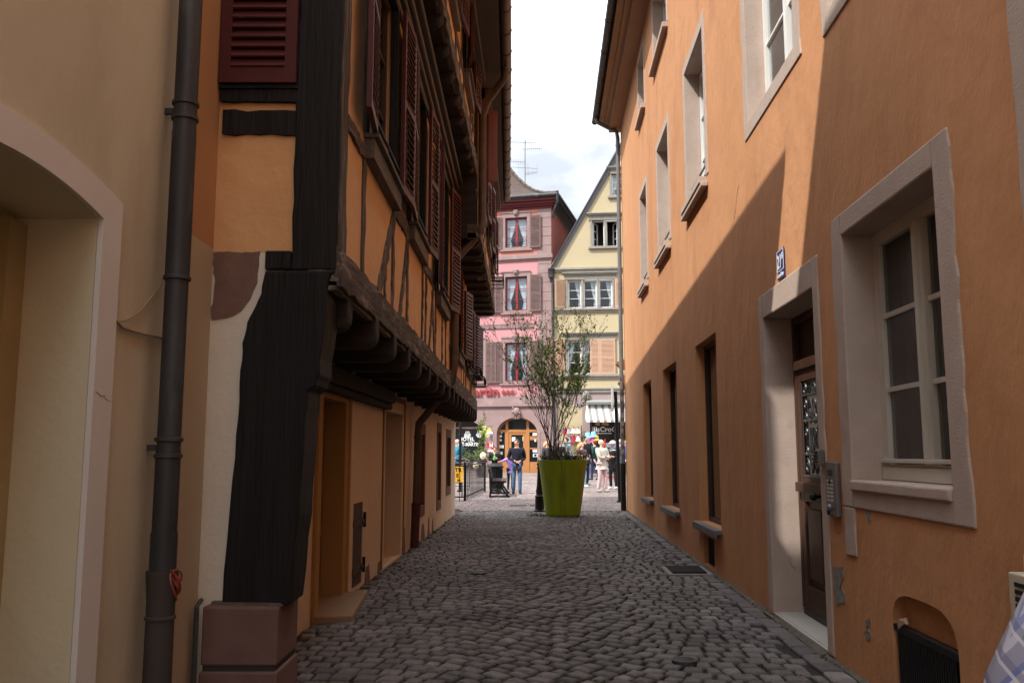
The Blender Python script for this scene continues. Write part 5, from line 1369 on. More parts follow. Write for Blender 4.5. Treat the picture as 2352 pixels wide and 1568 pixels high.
    shutter(F, H, r2[1]+.08, r2[1]+.08+sw, r2[2], r2[3]+.02, SALMON, d=.05, th=.05, hinge='s0', ang=.1, mids=0, fr=.07)
    shutter(F, H, r1[0]-.08-.86, r1[0]-.08, r1[2], r1[3]+.05, SALMON, d=.05, th=.05, hinge='s1', ang=.08, mids=1, fr=.08)
    m = ys(1355); e = r1[1]
    shutter(F, H, m, m+.50, r1[2], r1[3]+.03, SALMON, d=.06, th=.05, mids=1, fr=.08); shutter(F, H, m+.51, m+1.3, r1[2], r1[3]+.03, SALMON, d=.06, th=.05, mids=1, fr=.08)
    # ground floor
    zb = G45-.6; zs = yz(928)
    b = MB(); b.box(F, 0, W, -.3, -.001, zs, zg-.18); b.build('frieze', MAUVE, H)
    b = MB(); b.box(F, .3, ys(1336), -.3, -.004, zb, zs-.002); b.build('shop_wall', YEL, H)
    for q in ((0, .295, .04), (ys(1336)+.002, ys(1353), .03), (6.6, W, .02)): b = MB(); b.box(F, q[0], q[1], -.3, q[2], zb, zs-.002); b.build('pilaster', MAUVE, H)
    b = MB(); s = ys(1345); b.ball(F(s, .12, yz(908)), .2, 8, 6, (1, .7, 1.2))
    for i in range(6): b.ball(F(s+R_(-.16, .16), .2, yz(908)+R_(-.2, .2)), R_(.05, .09), 6, 5)
    b.build('carved_bracket', GREYST, H, smooth=True)
    b = MB(); b.prism(Fr(F(ys(1345), 0, 0), F.n, F.a), [(0, yz(918)), (.5, yz(923)), (.5, yz(926)), (0, yz(926))], 0, 4.2); b.build('shop_canopy', mat('mossy_lead', (.28, .30, .27), (.2, .21, .2), rough=.8, sc=12, bump=.3, bsc=30), H)
    s0 = ys(1353)+.003
    b = MB()
    for u in (1355, 1409.5, 1414.5, 1424): b.box(F, ys(u)-.05, ys(u)+.05, -.2, -.05, zb, zs-.002)
    b.box(F, s0, 6.6, -.2, -.05, zb, G45+.4)
    w = b.build('shop_front', flat('charcoal_shopfront', (.05, .05, .052), .5), H)
    MB().quad(F(s0, -.15, zb), F(6.6, -.15, zb), F(6.6, -.15, zs), F(s0, -.15, zs)).build('glass', flat('shop_glass', (.016, .014, .013), .1, spec=.3), w, recalc=False)
    text_mesh('BisCroC', .34, F, ys(1385), yz(990.5), -.145, .004, LETW, 'lettering', w, bold=.006, xscale=1.05)
    b = MB()
    for x0, x1 in ((1367, 1374), (1375, 1382), (1383, 1392), (1393, 1402)): b.box(F, ys(x0), ys(x1), -.148, -.143, yz(995.5), yz(994))
    b.build('lettering', LETW, w)
    b = MB()
    for u, v, c in ((1372, 973, 0), (1386, 972, 0), (1392, 973.5, 0)): b.ball(F(ys(u), -.146, yz(v)), .12, 8, 6, (1.3, .05, .6))
    b.build('display', flat('biscuit_gold', (.5, .26, .10), .6), w)
    n_ = thing('number_plate', 'small dark house number plate 36 under the yellow house frieze', 'sign', F(ys(1330), 0, yz(932)))
    b = MB(); b.box(F, ys(1330)-.14, ys(1330)+.14, .0, .02, yz(933), yz(928.5)); p = b.build('plate', flat('enamel_blue', (.012, .025, .16)), n_)
    text_mesh('36', .12, F, ys(1330), yz(932.4), .022, .003, LETW, 'number', p)
    # awning
    A = thing('awning', 'grey and white striped shop awning over the biscuit shop window', 'awning', F(ys(1385), 0, yz(928)))
    m = bpy.data.materials.new('striped_canvas'); m.use_nodes = True; nt = m.node_tree; N = nt.nodes; L = nt.links; bs = N['Principled BSDF']; bs.inputs['Roughness'].default_value = .9
    tcn = N.new('ShaderNodeTexCoord'); sp = N.new('ShaderNodeSeparateXYZ'); L.new(tcn.outputs['Object'], sp.inputs[0])
    mu = N.new('ShaderNodeMath'); mu.operation = 'MULTIPLY'; mu.inputs[1].default_value = 1/.34; L.new(sp.outputs['X'], mu.inputs[0])
    fr = N.new('ShaderNodeMath'); fr.operation = 'FRACT'; L.new(mu.outputs[0], fr.inputs[0])
    gt = N.new('ShaderNodeMath'); gt.operation = 'GREATER_THAN'; gt.inputs[1].default_value = .56; L.new(fr.outputs[0], gt.inputs[0])
    mx = N.new('ShaderNodeMix'); mx.data_type = 'RGBA'; mx.inputs['A'].default_value = (.62, .61, .59, 1); mx.inputs['B'].default_value = (.21, .20, .19, 1); L.new(gt.outputs[0], mx.inputs['Factor']); L.new(mx.outputs['Result'], bs.inputs['Base Color'])
    zt_, zo = yz(929), yz(967); a0, a1 = ys(1346), 6.6
    b = MB(); P = []
    n = 12
    for i in range(n+1):
        t = i/n; P += [F(a0-.08*t, .02+1.35*t, zt_+(zo-zt_)*t-.05*math.sin(PI*t)), F(a1+.08*t, .02+1.35*t, zt_+(zo-zt_)*t-.05*math.sin(PI*t))]
    b.add(P, [(2*i, 2*i+1, 2*i+3, 2*i+2) for i in range(n)]); b.quad(P[-2], P[-1], P[-1]+Vector((0, 0, -.10)), P[-2]+Vector((0, 0, -.10)))
    b.build('canvas', m, A, recalc=False)
    b = MB(); b.tube([F(a0, .1, zt_+.06), F(a1, .1, zt_+.06)], .07, 8); b.build('roller', WHITE, A)
    b = MB()
    for s in (a0+.1, a1-.1): b.tube([F(s, .05, zt_-.7), F(s, 1.33, zo-.02)], .02, 6)
    b.build('arm', IRON, A)
    # rainwater pipe and hopper at the party wall
    b = MB(); p = F(.09, .13, 0); zt2 = yz(617)
    b.tube([p+Vector((0, 0, yz(640))), p+Vector((0, 0, G45))], .06, 10); b.build('downpipe', ZINC, H, smooth=True)
    b = MB(); b.lathe(p+Vector((-.08, .0, yz(640))), [(.07, -.15), (.10, .05), (.16, .1), (.17, .5), (.19, .52), (.19, .56)], 12); b.build('hopper', ZINC, H, smooth=True)
    b = MB(); b.quad(F(W, 0, zb), F(W, -9, zb), F(W, -9, zled+.2), F(W, 0, zled+.2)); b.build('side_wall', YEL, H); b = MB(); b.quad(F(0, -.02, zg), F(0, -9, zg), F(0, -9, zled+.2), F(0, -.02, zled+.2)); b.build('side_wall', YEL, H)
def glass_open():
    if 'open_air' in MATS: return MATS['open_air']
    return glass_mat('open_air', (1, 1, 1), 1.01)
yellow_house()

# ================================================================== STREET FURNITURE
def planter():
    c = Vector((1.165, 20.2, 0))
    P = thing('planter', 'big lime green tapered planter with a rust streak at the end of the alley', 'planter', c)
    m = mat('lime_plastic', (.31, .41, .012), (.26, .345, .010), rough=.48, sc=2.5, var=.8, bump=.05, bsc=25, spec=.4, c3=(.20, .215, .05), sc3=5, lo3=.56, hi3=.8, stretch=(1, 1, .4))
    nt = m.node_tree; N = nt.nodes; L = nt.links; bs = N['Principled BSDF']
    src = bs.inputs['Base Color'].links[0].from_socket
    tc = N.new('ShaderNodeTexCoord'); sp = N.new('ShaderNodeSeparateXYZ'); L.new(tc.outputs['Object'], sp.inputs[0])
    nz = N.new('ShaderNodeTexNoise'); nz.inputs['Scale'].default_value = 5; mp = N.new('ShaderNodeMapping'); mp.inputs['Scale'].default_value = (4, 1, .35); L.new(tc.outputs['Object'], mp.inputs[0]); L.new(mp.outputs[0], nz.inputs[0])
    a = N.new('ShaderNodeMath'); a.operation = 'ADD'; a.inputs[1].default_value = .045; L.new(sp.outputs['X'], a.inputs[0])
    ab = N.new('ShaderNodeMath'); ab.operation = 'ABSOLUTE'; L.new(a.outputs[0], ab.inputs[0])
    r = N.new('ShaderNodeMapRange'); r.inputs[1].default_value = .02; r.inputs[2].default_value = .10; r.inputs[3].default_value = 1.; r.inputs[4].default_value = 0; L.new(ab.outputs[0], r.inputs[0])
    fr = N.new('ShaderNodeMath'); fr.operation = 'LESS_THAN'; fr.inputs[1].default_value = 0; L.new(sp.outputs['Y'], fr.inputs[0])
    m1 = N.new('ShaderNodeMath'); m1.operation = 'MULTIPLY'; L.new(r.outputs[0], m1.inputs[0]); L.new(fr.outputs[0], m1.inputs[1])
    m2 = N.new('ShaderNodeMath'); m2.operation = 'MULTIPLY'; m2.use_clamp = True; L.new(m1.outputs[0], m2.inputs[0])
    rr = N.new('ShaderNodeMapRange'); rr.inputs[1].default_value = .35; rr.inputs[2].default_value = .7; L.new(nz.outputs[0], rr.inputs[0]); L.new(rr.outputs[0], m2.inputs[1])
    mx = N.new('ShaderNodeMix'); mx.data_type = 'RGBA'; mx.inputs['B'].default_value = (.13, .10, .018, 1); L.new(m2.outputs[0], mx.inputs['Factor']); L.new(src, mx.inputs['A']); L.new(mx.outputs['Result'], bs.inputs['Base Color'])
    b = MB(); b.lathe(c, [(.36, .0), (.385, .015), (.40, .06), (.56, 1.23), (.572, 1.25), (.57, 1.265), (.545, 1.26), (.53, 1.2), (.52, 1.12)], 48, caps=False); b.build('pot', m, P, smooth=True)
    b = MB(); b.lathe(c, [(.53, 1.16), (.3, 1.20), (.02, 1.22)], 24); b.build('soil', mat('potting_soil', (.03, .02, .013), rough=1, bump=.8, bsc=30, bdist=.03), P)
    # shrub: many upright stems
    T = thing('shrub', 'airy many-stemmed shrub with small fresh leaves growing from the green planter', 'shrub', c+Vector((0, 0, 1.2)))
    rnd = random.Random(5)
    bb = MB(); lf = MB()
    def leaf(p, d, sz):
        d = d.normalized(); s = d.cross(Vector((rnd.uniform(-1, 1), rnd.uniform(-1, 1), rnd.uniform(-.3, 1)))).normalized(); w = sz*.36
        q = d.cross(s)*sz*.12
        lf.add([p, p+d*sz*.35+s*w, p+d*sz+q, p+d*sz*.4-s*w], [(0, 1, 2), (0, 2, 3)])
    def grow(p, d, l, r, lev):
        n = 5; P = [p]; rad = [r]
        for i in range(n):
            d = (d+Vector((rnd.gauss(0, .10), rnd.gauss(0, .10), .05 if lev < 2 else .02))).normalized()
            p = p+d*l/n; P.append(p); rad.append(r*(1-.65*(i+1)/n))
            if lev >= 2 or i >= 3:
                for k in range(2 if lev < 3 else 2):
                    if rnd.random() < (.13 if lev < 3 else .29):
                        leaf(p, (d*.5+Vector((rnd.gauss(0, .7), rnd.gauss(0, .7), rnd.gauss(.1, .5)))), rnd.uniform(.032, .06))
        bb.tube(P, rad, 5 if lev < 2 else 4, cap=False)
        if lev < 4:
            m = (4, 3, 3, 2)[lev]
            for k in range(m):
                t = rnd.uniform(.35, .98); i = min(n-1, int(t*n)); q = P[i].lerp(P[i+1], t*n-i)
                dd = (d+Vector((rnd.gauss(-.03, .27), rnd.gauss(0, .24), rnd.gauss(.10, .2)))).normalized()
                grow(q, dd, l*rnd.uniform(.42, .68), max(.003, r*.45), lev+1)
    for k in range(13):
        a = rnd.uniform(0, 2*PI); rr = rnd.uniform(.02, .15)
        base = c+Vector((rr*math.cos(a)-.19, rr*math.sin(a), 1.18)); sp_ = rnd.uniform(.03, .21)
        d = Vector((math.cos(a)*sp_, math.sin(a)*sp_*.8, 1)).normalized()
        grow(base, d, rnd.uniform(1.1, 1.9)*(1.15-.6*sp_), rnd.uniform(.008, .014), 0)
    for k in range(4):
        b0 = c+Vector((rnd.uniform(-.27, -.08), rnd.uniform(-.1, .1), 1.18)); grow(b0, Vector((rnd.uniform(-.08, .03), 0, 1)).normalized(), rnd.uniform(1.7, 2.2), .013, 0)
    bb.build('stem', mat('shrub_bark', (.075, .05, .035), (.04, .028, .02), rough=.85, bump=0), T, recalc=False)
    lf.build('foliage', mat('spring_leaf', (.19, .33, .05), (.12, .25, .035), rough=.55, sc=8, var=.9, bump=0), T, recalc=False)
    # bedding
    def clump(name, n, col, col2, sz, hgt, label, cat, ang0, ang1, rad=(.28, .52), spike=False):
        b = MB(); base = Vector((0, 0, 0))
        for i in range(n):
            a = rnd.uniform(ang0, ang1); r2 = rnd.uniform(*rad); p = c+Vector((r2*math.cos(a), r2*math.sin(a), 1.2+rnd.uniform(.0, hgt)))
            d = Vector((rnd.gauss(0, .6), rnd.gauss(0, .6), rnd.uniform(.1, 1))).normalized(); s = d.orthogonal().normalized()*sz*.5; q = d.cross(s).normalized()*sz*.5
            if spike:
                h = rnd.uniform(.2, .36); b.add([p+s*.35, p-s*.35, p+Vector((rnd.gauss(0, .06), rnd.gauss(0, .06), h))], [(0, 1, 2)])
            else: b.add([p+s, p+q, p-s, p-q], [(0, 1, 2, 3)])
        tag(b.build(name, mat(name+'_colour', col, col2, rough=.7, bump=0, sc=10, var=.9), None, recalc=False), label, cat, kind='stuff')
    clump('bedding_foliage', 900, (.045, .085, .02), (.025, .05, .012), .05, .16, 'low green bedding leaves filling the top of the lime planter', 'leaves', 0, 2*PI, (.1, .56))
    clump('mauve_flowers', 260, (.22, .08, .12), (.13, .05, .075), .035, .24, 'mauve flowers dotted among the planter bedding', 'flowers', 3.3, 6.2, (.2, .55))
    clump('white_flowers', 60, (.75, .72, .55), (.7, .55, .05), .045, .2, 'white and yellow flowers at the right of the planter bedding', 'flowers', 5.5, 6.6, (.35, .55))
    clump('spiky_leaves', 70, (.05, .09, .03), (.03, .05, .02), .03, .1, 'upright spiky leaves round the shrub stems in the planter', 'leaves', 0, 2*PI, (.1, .4), True)
    b = MB()
    n2 = thing('daffodils', 'two yellow daffodils standing above the planter rim', 'flowers', c+Vector((.09, -.3, 1.2)))
    for dx, z in ((.06, 1.6), (.13, 1.53), (.10, 1.48)):
        b = MB(); p = c+Vector((dx, -.3, z))
        for k in range(6):
            a = k*PI/3; b.add([p, p+Vector((.045*math.cos(a-.3), -.01, .045*math.sin(a-.3))), p+Vector((.065*math.cos(a), -.015, .065*math.sin(a))), p+Vector((.045*math.cos(a+.3), -.01, .045*math.sin(a+.3)))], [(0, 1, 2, 3)])
        b.build('flower', flat('daffodil_yellow', (.75, .5, .02), .6), n2, recalc=False)
        b = MB(); b.tube([p, p+Vector((-.03, .02, -.42))], .006, 5); b.build('stem', MATS['spring_leaf'], n2)
planter()

def furniture():
    # bollard
    n = thing('bollard', 'black cast iron bollard with a stepped foot beside the lime planter', 'bollard', (.68, 21.7, 0))
    b = MB(); b.lathe((.68, 21.7, 0), [(.15, 0), (.15, .03), (.115, .05), (.11, .34), (.12, .37), (.085, .42)], 20); b.build('foot', IRON, n, smooth=True)
    b = MB(); b.lathe((.68, 21.7, 0), [(.085, .42), (.095, .5), (.072, .62), (.05, 1.02), (.065, 1.05), (.065, 1.08), (.03, 1.1)], 20); b.build('shaft', IRON, n, smooth=True)
    b = MB(); b.ball((.68, 21.7, 1.15), .07, 14, 8); b.build('finial', IRON, n, smooth=True)
    # sign post at the right
    p = Vector((3.04, 24.9, gz(24.9)))
    n = thing('sign_post', 'tall thin black sign post with an edge-on plate beside the orange corner', 'post', p)
    b = MB(); b.tube([p, p+Vector((-.08, 0, 3.12))], .05, 12); b.lathe(p, [(.09, 0), (.09, .04), (.05, .05)], 12); b.build('pole', IRON, n, smooth=True)
    b = MB(); b.box(Fr(p+Vector((-.17, -.2, 0)), (0, 1, 0), (1, 0, 0)), 0, .45, -.012, .012, 2.55, 3.25); pl = b.build('sign_plate', mat('grey_plate', (.45, .45, .43), rough=.4, bump=0), n)
    b = MB()
    for z in (2.7, 3.05): b.tube([p+Vector((-.08, 0, z)), p+Vector((-.165, 0, z))], .02, 6)
    b.build('clamp', ZINC, n)
    # lamp-like thin pole at the left
    p = at_y(1057, 1042, 29.6); p.z = gz(29.6)
    n = thing('street_pole', 'thin black pole rising behind the railing at the left corner', 'post', p)
    b = MB(); b.tube([p, p+Vector((0, 0, 4.2))], .048, 12); b.build('pole', IRON, n, smooth=True)
    b = MB(); b.lathe(p, [(.1, 0), (.1, .05), (.05, .07)], 12); b.lathe(p+Vector((0, 0, 1.9)), [(.05, -.03), (.06, 0), (.05, .03)], 12); b.build('collar', IRON, n, smooth=True)
    b = MB(); b.ball(p+Vector((0, 0, 4.25)), .07, 10, 8); b.build('finial', IRON, n, smooth=True)
    # railing round a sunken area
    Yr = 25.3; c = at_y(1068, 1042, Yr); c.z = gz(Yr)
    n = thing('railing', 'black iron railing with close upright bars at the left corner of the alley', 'railing', c)
    dirs = ((Vector((-1, .05, 0)), 2.6), (Vector((.10, 1, .018)), 4.6))
    for d, l in dirs:
        b = MB()
        for z in (.12, 1.0, 1.06): b.tube([c+Vector((0, 0, z)), c+d*l+Vector((0, 0, z))], .022, 6)
        b.build('rail', IRON, n)
        k = .0
        while k < l:
            b = MB(); big = k == 0 or abs(k-l) < .2
            b.tube([c+d*k, c+d*k+Vector((0, 0, 1.10 if big else 1.03))], .032 if big else .012, 6)
            b.build('post' if big else 'bar', IRON, n); k += .145 if d.x < -.5 else .26
    # yellow works sign leaning behind the railing
    Ys = 27.2; s0 = at_y(1040, 1042, Ys); s1 = at_y(1064, 1042, Ys); F = Fr((0, Ys, 0), (1, 0, 0), (0, -1, 0))
    n = thing('works_sign', 'yellow roadworks sign with black letters standing behind the black railing', 'sign', (s1.x-.2, Ys, gz(Ys)))
    z0 = at_y(1050, 1107, Ys).z; z1 = at_y(1050, 1070, Ys).z
    b = MB(); b.box(F, s0.x, s1.x, .0, .02, z0, z1); p = b.build('panel', mat('works_yellow', (.75, .42, .02), (.66, .36, .02), rough=.5, bump=0), n)
    BK = flat('black_letters', (.01, .01, .01), .6)
    text_mesh('TR', .17, F, s1.x-.15, z1-.17, .022, .003, BK, 'lettering', p, bold=.006); text_mesh('E', .17, F, s1.x-.17, z1-.34, .022, .003, BK, 'lettering', p, bold=.006); text_mesh('m', .13, F, s1.x-.13, z0+.03, .022, .003, BK, 'lettering', p, bold=.006)
    b = MB()
    for x in (s0.x+.03, s1.x-.03): b.box(F, x-.02, x+.02, -.04, -.002, gz(Ys), z1)
    b.build('leg', ZINC, n)
    # crowd barrier
    Yb = 30.5; a = at_y(1079, 1042, Yb); a.z = gz(Yb); n = thing('crowd_barrier', 'grey tubular crowd barrier behind the yellow roadworks sign', 'barrier', a)
    b = MB(); L_ = 2.3; z = 1.08
    b.tube([a+Vector((0, 0, .1)), a+Vector((0, 0, z-.15)), a+Vector((-.05, 0, z-.04)), a+Vector((-.15, 0, z)), a+Vector((-L_, 0, z)), a+Vector((-L_, 0, .1)), a+Vector((0, 0, .16))], .022, 8); b.build('frame', ZINCL, n, smooth=True)
    for k in range(14):
        b = MB(); q = a+Vector((-.16-k*.155, 0, 0)); b.tube([q+Vector((0, 0, .17)), q+Vector((0, 0, z))], .009, 5); b.build('bar', ZINCL, n)
    for k in (-.3, -2.0):
        b = MB(); q = a+Vector((k, 0, 0)); b.tube([q+Vector((0, -.3, 0)), q+Vector((0, -.05, .1)), q+Vector((0, .05, .1)), q+Vector((0, .3, .0))], .018, 6); b.build('foot', ZINCL, n)
    # bench, seen from its end
    Yb = 26.9; bx = at_y(1124, 1042, Yb).x; g = gz(Yb); n = thing('bench', 'black cast iron bench with wooden slats seen from its end', 'bench', (bx+.3, Yb+.9, g))
    SL_ = mat('bench_wood', (.09, .05, .028), (.05, .03, .018), rough=.5, bump=.1)
    for i, y in enumerate((Yb, Yb+1.7)):
        F = Fr((bx, y, 0), (1, 0, 0), (0, 1, 0)); b = MB(); gg = gz(y)
        b.beam(F, .02, gg, .06, gg+.45, .055, 0, .06, 6, .002); b.beam(F, .06, gg+.42, -.02, gg+.86, .045, 0, .06, 6, .002)
        b.beam(F, .06, gg+.42, .52, gg+.47, .05, 0, .06, 5, .002); b.beam(F, .42, gg+.44, .40, gg+.25, .05, 0, .06, 4, .002); b.beam(F, .40, gg+.26, .60, gg, .06, 0, .06, 5, .002)
        b.beam(F, .0, gg+.025, .62, gg+.025, .05, 0, .06, 3, .002); b.beam(F, .08, gg+.4, .3, gg+.2, .03, .01, .05, 4, .002)
        b.build('end_frame', IRON, n)
    for k in range(5):
        b = MB(); F = Fr((bx+.09+k*.09, Yb-.03, 0), (1, 0, 0), (0, 1, .018)); b.box(F, 0, .078, 0, 1.82, g+.475, g+.505); b.build('seat_slat', SL_ if k > 2 else IRON, n, bevel=.006)
    for k in range(4):
        b = MB(); F = Fr((bx+.045-k*.02, Yb-.03, 0), (1, 0, 0), (0, 1, .018)); b.box(F, 0, .03, 0, 1.82, g+.53+k*.09, g+.60+k*.09); b.build('back_slat', IRON, n, bevel=.006)
    # litter bin
    Yb = 29.4; c = at_y(1139, 1042, Yb); c.z = gz(Yb); n = thing('litter_bin', 'black fluted cast iron litter bin with a wide rim behind the bench', 'bin', c)
    b = MB(); P = []; prof = [(.20, 0), (.22, .02), (.19, .06), (.205, .45), (.215, .75), (.235, .80)]
    b.lathe(c, prof, 24); b.build('body', IRON, n, smooth=True)
    b = MB()
    for k in range(20):
        an = k*PI/10; b.tube([c+Vector((.20*math.cos(an), .20*math.sin(an), .08)), c+Vector((.222*math.cos(an), .222*math.sin(an), .76))], .014, 5)
    b.build('flute', IRON, n)
    b = MB(); b.lathe(c, [(.235, .80), (.26, .83), (.26, .86), (.20, .90), (.18, .93), (.15, .95)], 24); b.build('rim', IRON, n, smooth=True)
    for z in (.1, .42): 
        b = MB(); b.lathe(c, [(.212, z-.012), (.224, z), (.212, z+.012)], 24, caps=False); b.build('band', ZINC, n, smooth=True)
    # covers and grates in the paving
    for (u, v, r, lab) in ((1206, 1417, .075, 0), (1590, 1508, .085, 1), ):
        pass
    def ground_pt(u, v):
        r_ = ray(u, v); t = -HC/r_.z; return Vector((r_.x*t, r_.y*t, 0))
    for (u, v, r, lab) in ((1297, 1318, .1, 'small round iron valve cover in the cobbles, the farther of the two'), (1753, 1515, .085, 'small round iron valve cover in the cobbles near the orange wall')):
        u2 = (1500+.6803*(613 if 'farther' in lab else 1818))/1.7415; v2 = (1900+.6803*(580 if 'farther' in lab else 1100))/1.7415
        p = ground_pt(u2, v2); p.z = .016
        n = thing('valve_cover', lab, 'cover', p)
        b = MB(); b.lathe(p, [(r, -.04), (r, .006), (r*.8, .006), (r*.78, .001)], 20); b.build('rim', ZINC, n)
        b = MB(); b.lathe(p, [(r*.77, -.03), (r*.77, .004), (r*.2, .007)], 20); b.build('lid', IRON, n)
    p0 = RW(10.7, .36, 0); n = thing('cellar_grate', 'flat black grating in the paving at the foot of the orange wall', 'grate', p0)
    b = MB(); b.box(RW, 10.35, 11.1, .04, .56, -.02, .018); b.build('frame', mat('kerb_stone', (.27, .235, .22)), n)
    b = MB(); b.box(RW, 10.42, 11.03, .1, .50, .0, .028)
    for k in range(14): b.box(RW, 10.43+k*.043, 10.45+k*.043, .1, .5, .0285, .036)
    b.build('grating', IRON, n)
    for (u, v) in ((1118, 1163),):
        p = at_y(1206, 1042, 23.6); n = thing('drain_grate', 'pair of narrow slot drain grates in the pale street paving', 'grate', (p.x, 23.6, gz(23.6)))
        for dx in (-.42, .12):
            b = MB(); b.box(W3, p.x+dx, p.x+dx+.46, 23.5, 23.75, gz(23.6)-.03, gz(23.6)+.016); b.build('grating', IRON, n)
    p = RW(21.6, .1, 0); b = MB()
    for i in range(14):
        q = p+Vector((R_(-.09, .09), R_(-.08, .08), .012)); a = R_(0, 6); b.add([q, q+Vector((.03*math.cos(a), .03*math.sin(a), .01)), q+Vector((.05*math.cos(a+.4), .05*math.sin(a+.4), .025)), q+Vector((.03*math.cos(a+.8), .03*math.sin(a+.8), .01))], [(0, 1, 2, 3)])
    tag(b.build('dead_leaves', flat('red_leaf', (.30, .08, .03), .8), None, recalc=False), 'few fallen reddish leaves by the black pipe foot', 'leaves', kind='stuff')
    # hotel flower tub with shrub
    Yt = 40.5; c = at_y(1109, 1042, Yt); g = gz(Yt); n = thing('wooden_tub', 'square grey wooden tub in front of the pink hotel', 'planter', (c.x, Yt, g))
    b = MB()
    for k in range(7): b.box(W3, c.x-.26+k*.075, c.x-.19+k*.075, Yt-.27, Yt-.24, g, g+.46)
    b.box(W3, c.x-.25, c.x+.25, Yt-.239, Yt+.25, g+.02, g+.44); b.build('box', mat('grey_wood', (.16, .14, .13), (.11, .1, .095), rough=.9, bump=.1), n)
    b = MB(); b.box(W3, c.x-.28, c.x+.28, Yt-.28, Yt+.28, g+.462, g+.50); b.build('rim', MATS['grey_wood'], n)
    rnd = random.Random(11)
    def bush(name, label, cen, size, n, sz, col, col2, trunk=True):
        T = thing(name, label, 'shrub', (cen[0], cen[1], cen[2]-size[2])); b = MB(); cl = [(rnd.gauss(0, .45), rnd.gauss(0, .45), rnd.gauss(0, .5)) for _ in range(14)]
        for i in range(n):
            k = rnd.choice(cl); p = Vector(cen)+Vector(((k[0]+rnd.gauss(0, .18))*size[0], (k[1]+rnd.gauss(0, .18))*size[1], (k[2]+rnd.gauss(0, .16))*size[2]))
            d = Vector((rnd.gauss(0, 1), rnd.gauss(0, 1), rnd.gauss(.3, .8))).normalized(); s = d.orthogonal().normalized()
            b.add([p, p+d*sz*.5+s*sz*.3, p+d*sz, p+d*sz*.5-s*sz*.3], [(0, 1, 2, 3)])
        b.build('foliage', mat(name+label[:6].replace(' ', '_'), col, col2, rough=.6, sc=8, var=1., bump=0), T, recalc=False)
        b = MB()
        for k in cl: b.tube([Vector((cen[0], cen[1], cen[2]-size[2])), Vector(cen)+Vector((k[0]*size[0]*.5, k[1]*size[1]*.5, 0)), Vector(cen)+Vector((k[0]*size[0], k[1]*size[1], k[2]*size[2]))], [.02, .012, .006], 4, cap=False)
        b.build('stem', MATS['shrub_bark'], T, recalc=False)
    bush('tub_shrub', 'loose green shrub growing from the grey wooden tub', (c.x, Yt, g+.95), (.42, .3, .45), 520, .09, (.13, .19, .04), (.08, .10, .03))
    cc = at_y(1106, 1000, 43.2); bush('climbing_plant', 'tall leafy climber beside the arched hotel window', (cc.x, 43.2, 2.05), (.22, .2, .9), 420, .10, (.10, .15, .03), (.06, .09, .02))
    cc = at_y(1078, 1042, 43.0); bush('window_box_plant', 'grey green plants below the arched hotel window', (cc.x, 43.0, 1.3), (.75, .25, .35), 420, .09, (.09, .14, .045), (.06, .09, .03))
    for (u, v, r, lab) in ((1109.5, 1046.5, .14, 'upper white easter egg ornament hung in the tub shrub'), (1093, 1068.5, .14, 'lower white easter egg ornament beside the wooden tub')):
        p = at_y(u, v, 40.1); n = thing('egg_ornament', lab, 'ornament', p)
        b = MB(); b.ball(p, r, 12, 8, (1, .7, 1.2)); q = b.build('egg', mat('cream_egg', (.8, .77, .66), (.7, .6, .2), sc=6, bump=0), n, smooth=True)
        b = MB(); b.lathe(p+Vector((0, -.1, -.01)), [(.05, -.01), (.06, .0), (.05, .01)], 10); b.build('painted_ring', flat('egg_yellow', (.6, .5, .08)), q)
    p = at_y(1115, 991, 44.); n = thing('ribbon_bow', 'lime and white ribbon bow on the hotel wall beside the lamp', 'ornament', p)
    for i in range(4):
        b = MB(); a = i*1.5+.4; d = Vector((math.cos(a), 0, math.sin(a)))*.28; b.add([p, p+d+d.cross(Vector((0, 1, 0)))*.5, p+d*1.1, p+d-d.cross(Vector((0, 1, 0)))*.5], [(0, 1, 2, 3)]); b.build('ribbon', flat('lime_ribbon', (.55, .58, .12), .6), n, recalc=False)
    b = MB(); b.ball(p+Vector((.22, 0, -.08)), .14, 8, 6, (1.2, .6, .7)); b.build('white_bloom', LETW, n, smooth=True)
    # souvenir display: grid of hanging aprons
    F = YL; s0, s1 = ys(1294), ys(1334); z1 = yz(977.5)
    n = thing('display_grid', 'wire display grid of souvenirs beside the shop window', 'display', F((s0+s1)/2, .2, G45))
    b = MB()
    for k in range(9): s = s0+(s1-s0)*k/8; b.tube([F(s, .2, G45+.3), F(s, .2, z1)], .008, 4)
    for k in range(12): z = G45+.4+(z1-G45-.4)*k/11; b.tube([F(s0, .2, z), F(s1, .2, z)], .008, 4)
    b.build('grid', mat('brass_wire', (.4, .3, .12), rough=.5, metal=.4, bump=0), n)
    for s in (s0, s1):
        b = MB(); b.tube([F(s, .2, G45-.1), F(s, .2, z1+.02)], .02, 6); b.build('leg', IRON, n)
    kinds = (((1298, 985), 'wine', (.28, .02, .04), 'wine red hanging apron, first of the upper row on the wire grid'), ((1305.5, 985), 'grey', (.36, .38, .45), 'grey hanging apron, second of the upper row on the wire grid'), ((1316.5, 984), 'cream', (.75, .70, .64), 'wide cream hanging apron in the upper row on the wire grid'), ((1326.5, 984), 'white', (.8, .78, .76), 'narrow white hanging apron at the end of the upper row'),
             ((1305, 1004), 'blue', (.36, .42, .55), 'blue grey hanging apron in the lower row on the wire grid'), ((1316.5, 1003), 'red', (.42, .02, .06), 'bright red hanging apron in the lower row on the wire grid'), ((1326.5, 1002), 'white', (.8, .78, .76), 'white hanging apron at the end of the lower row'))
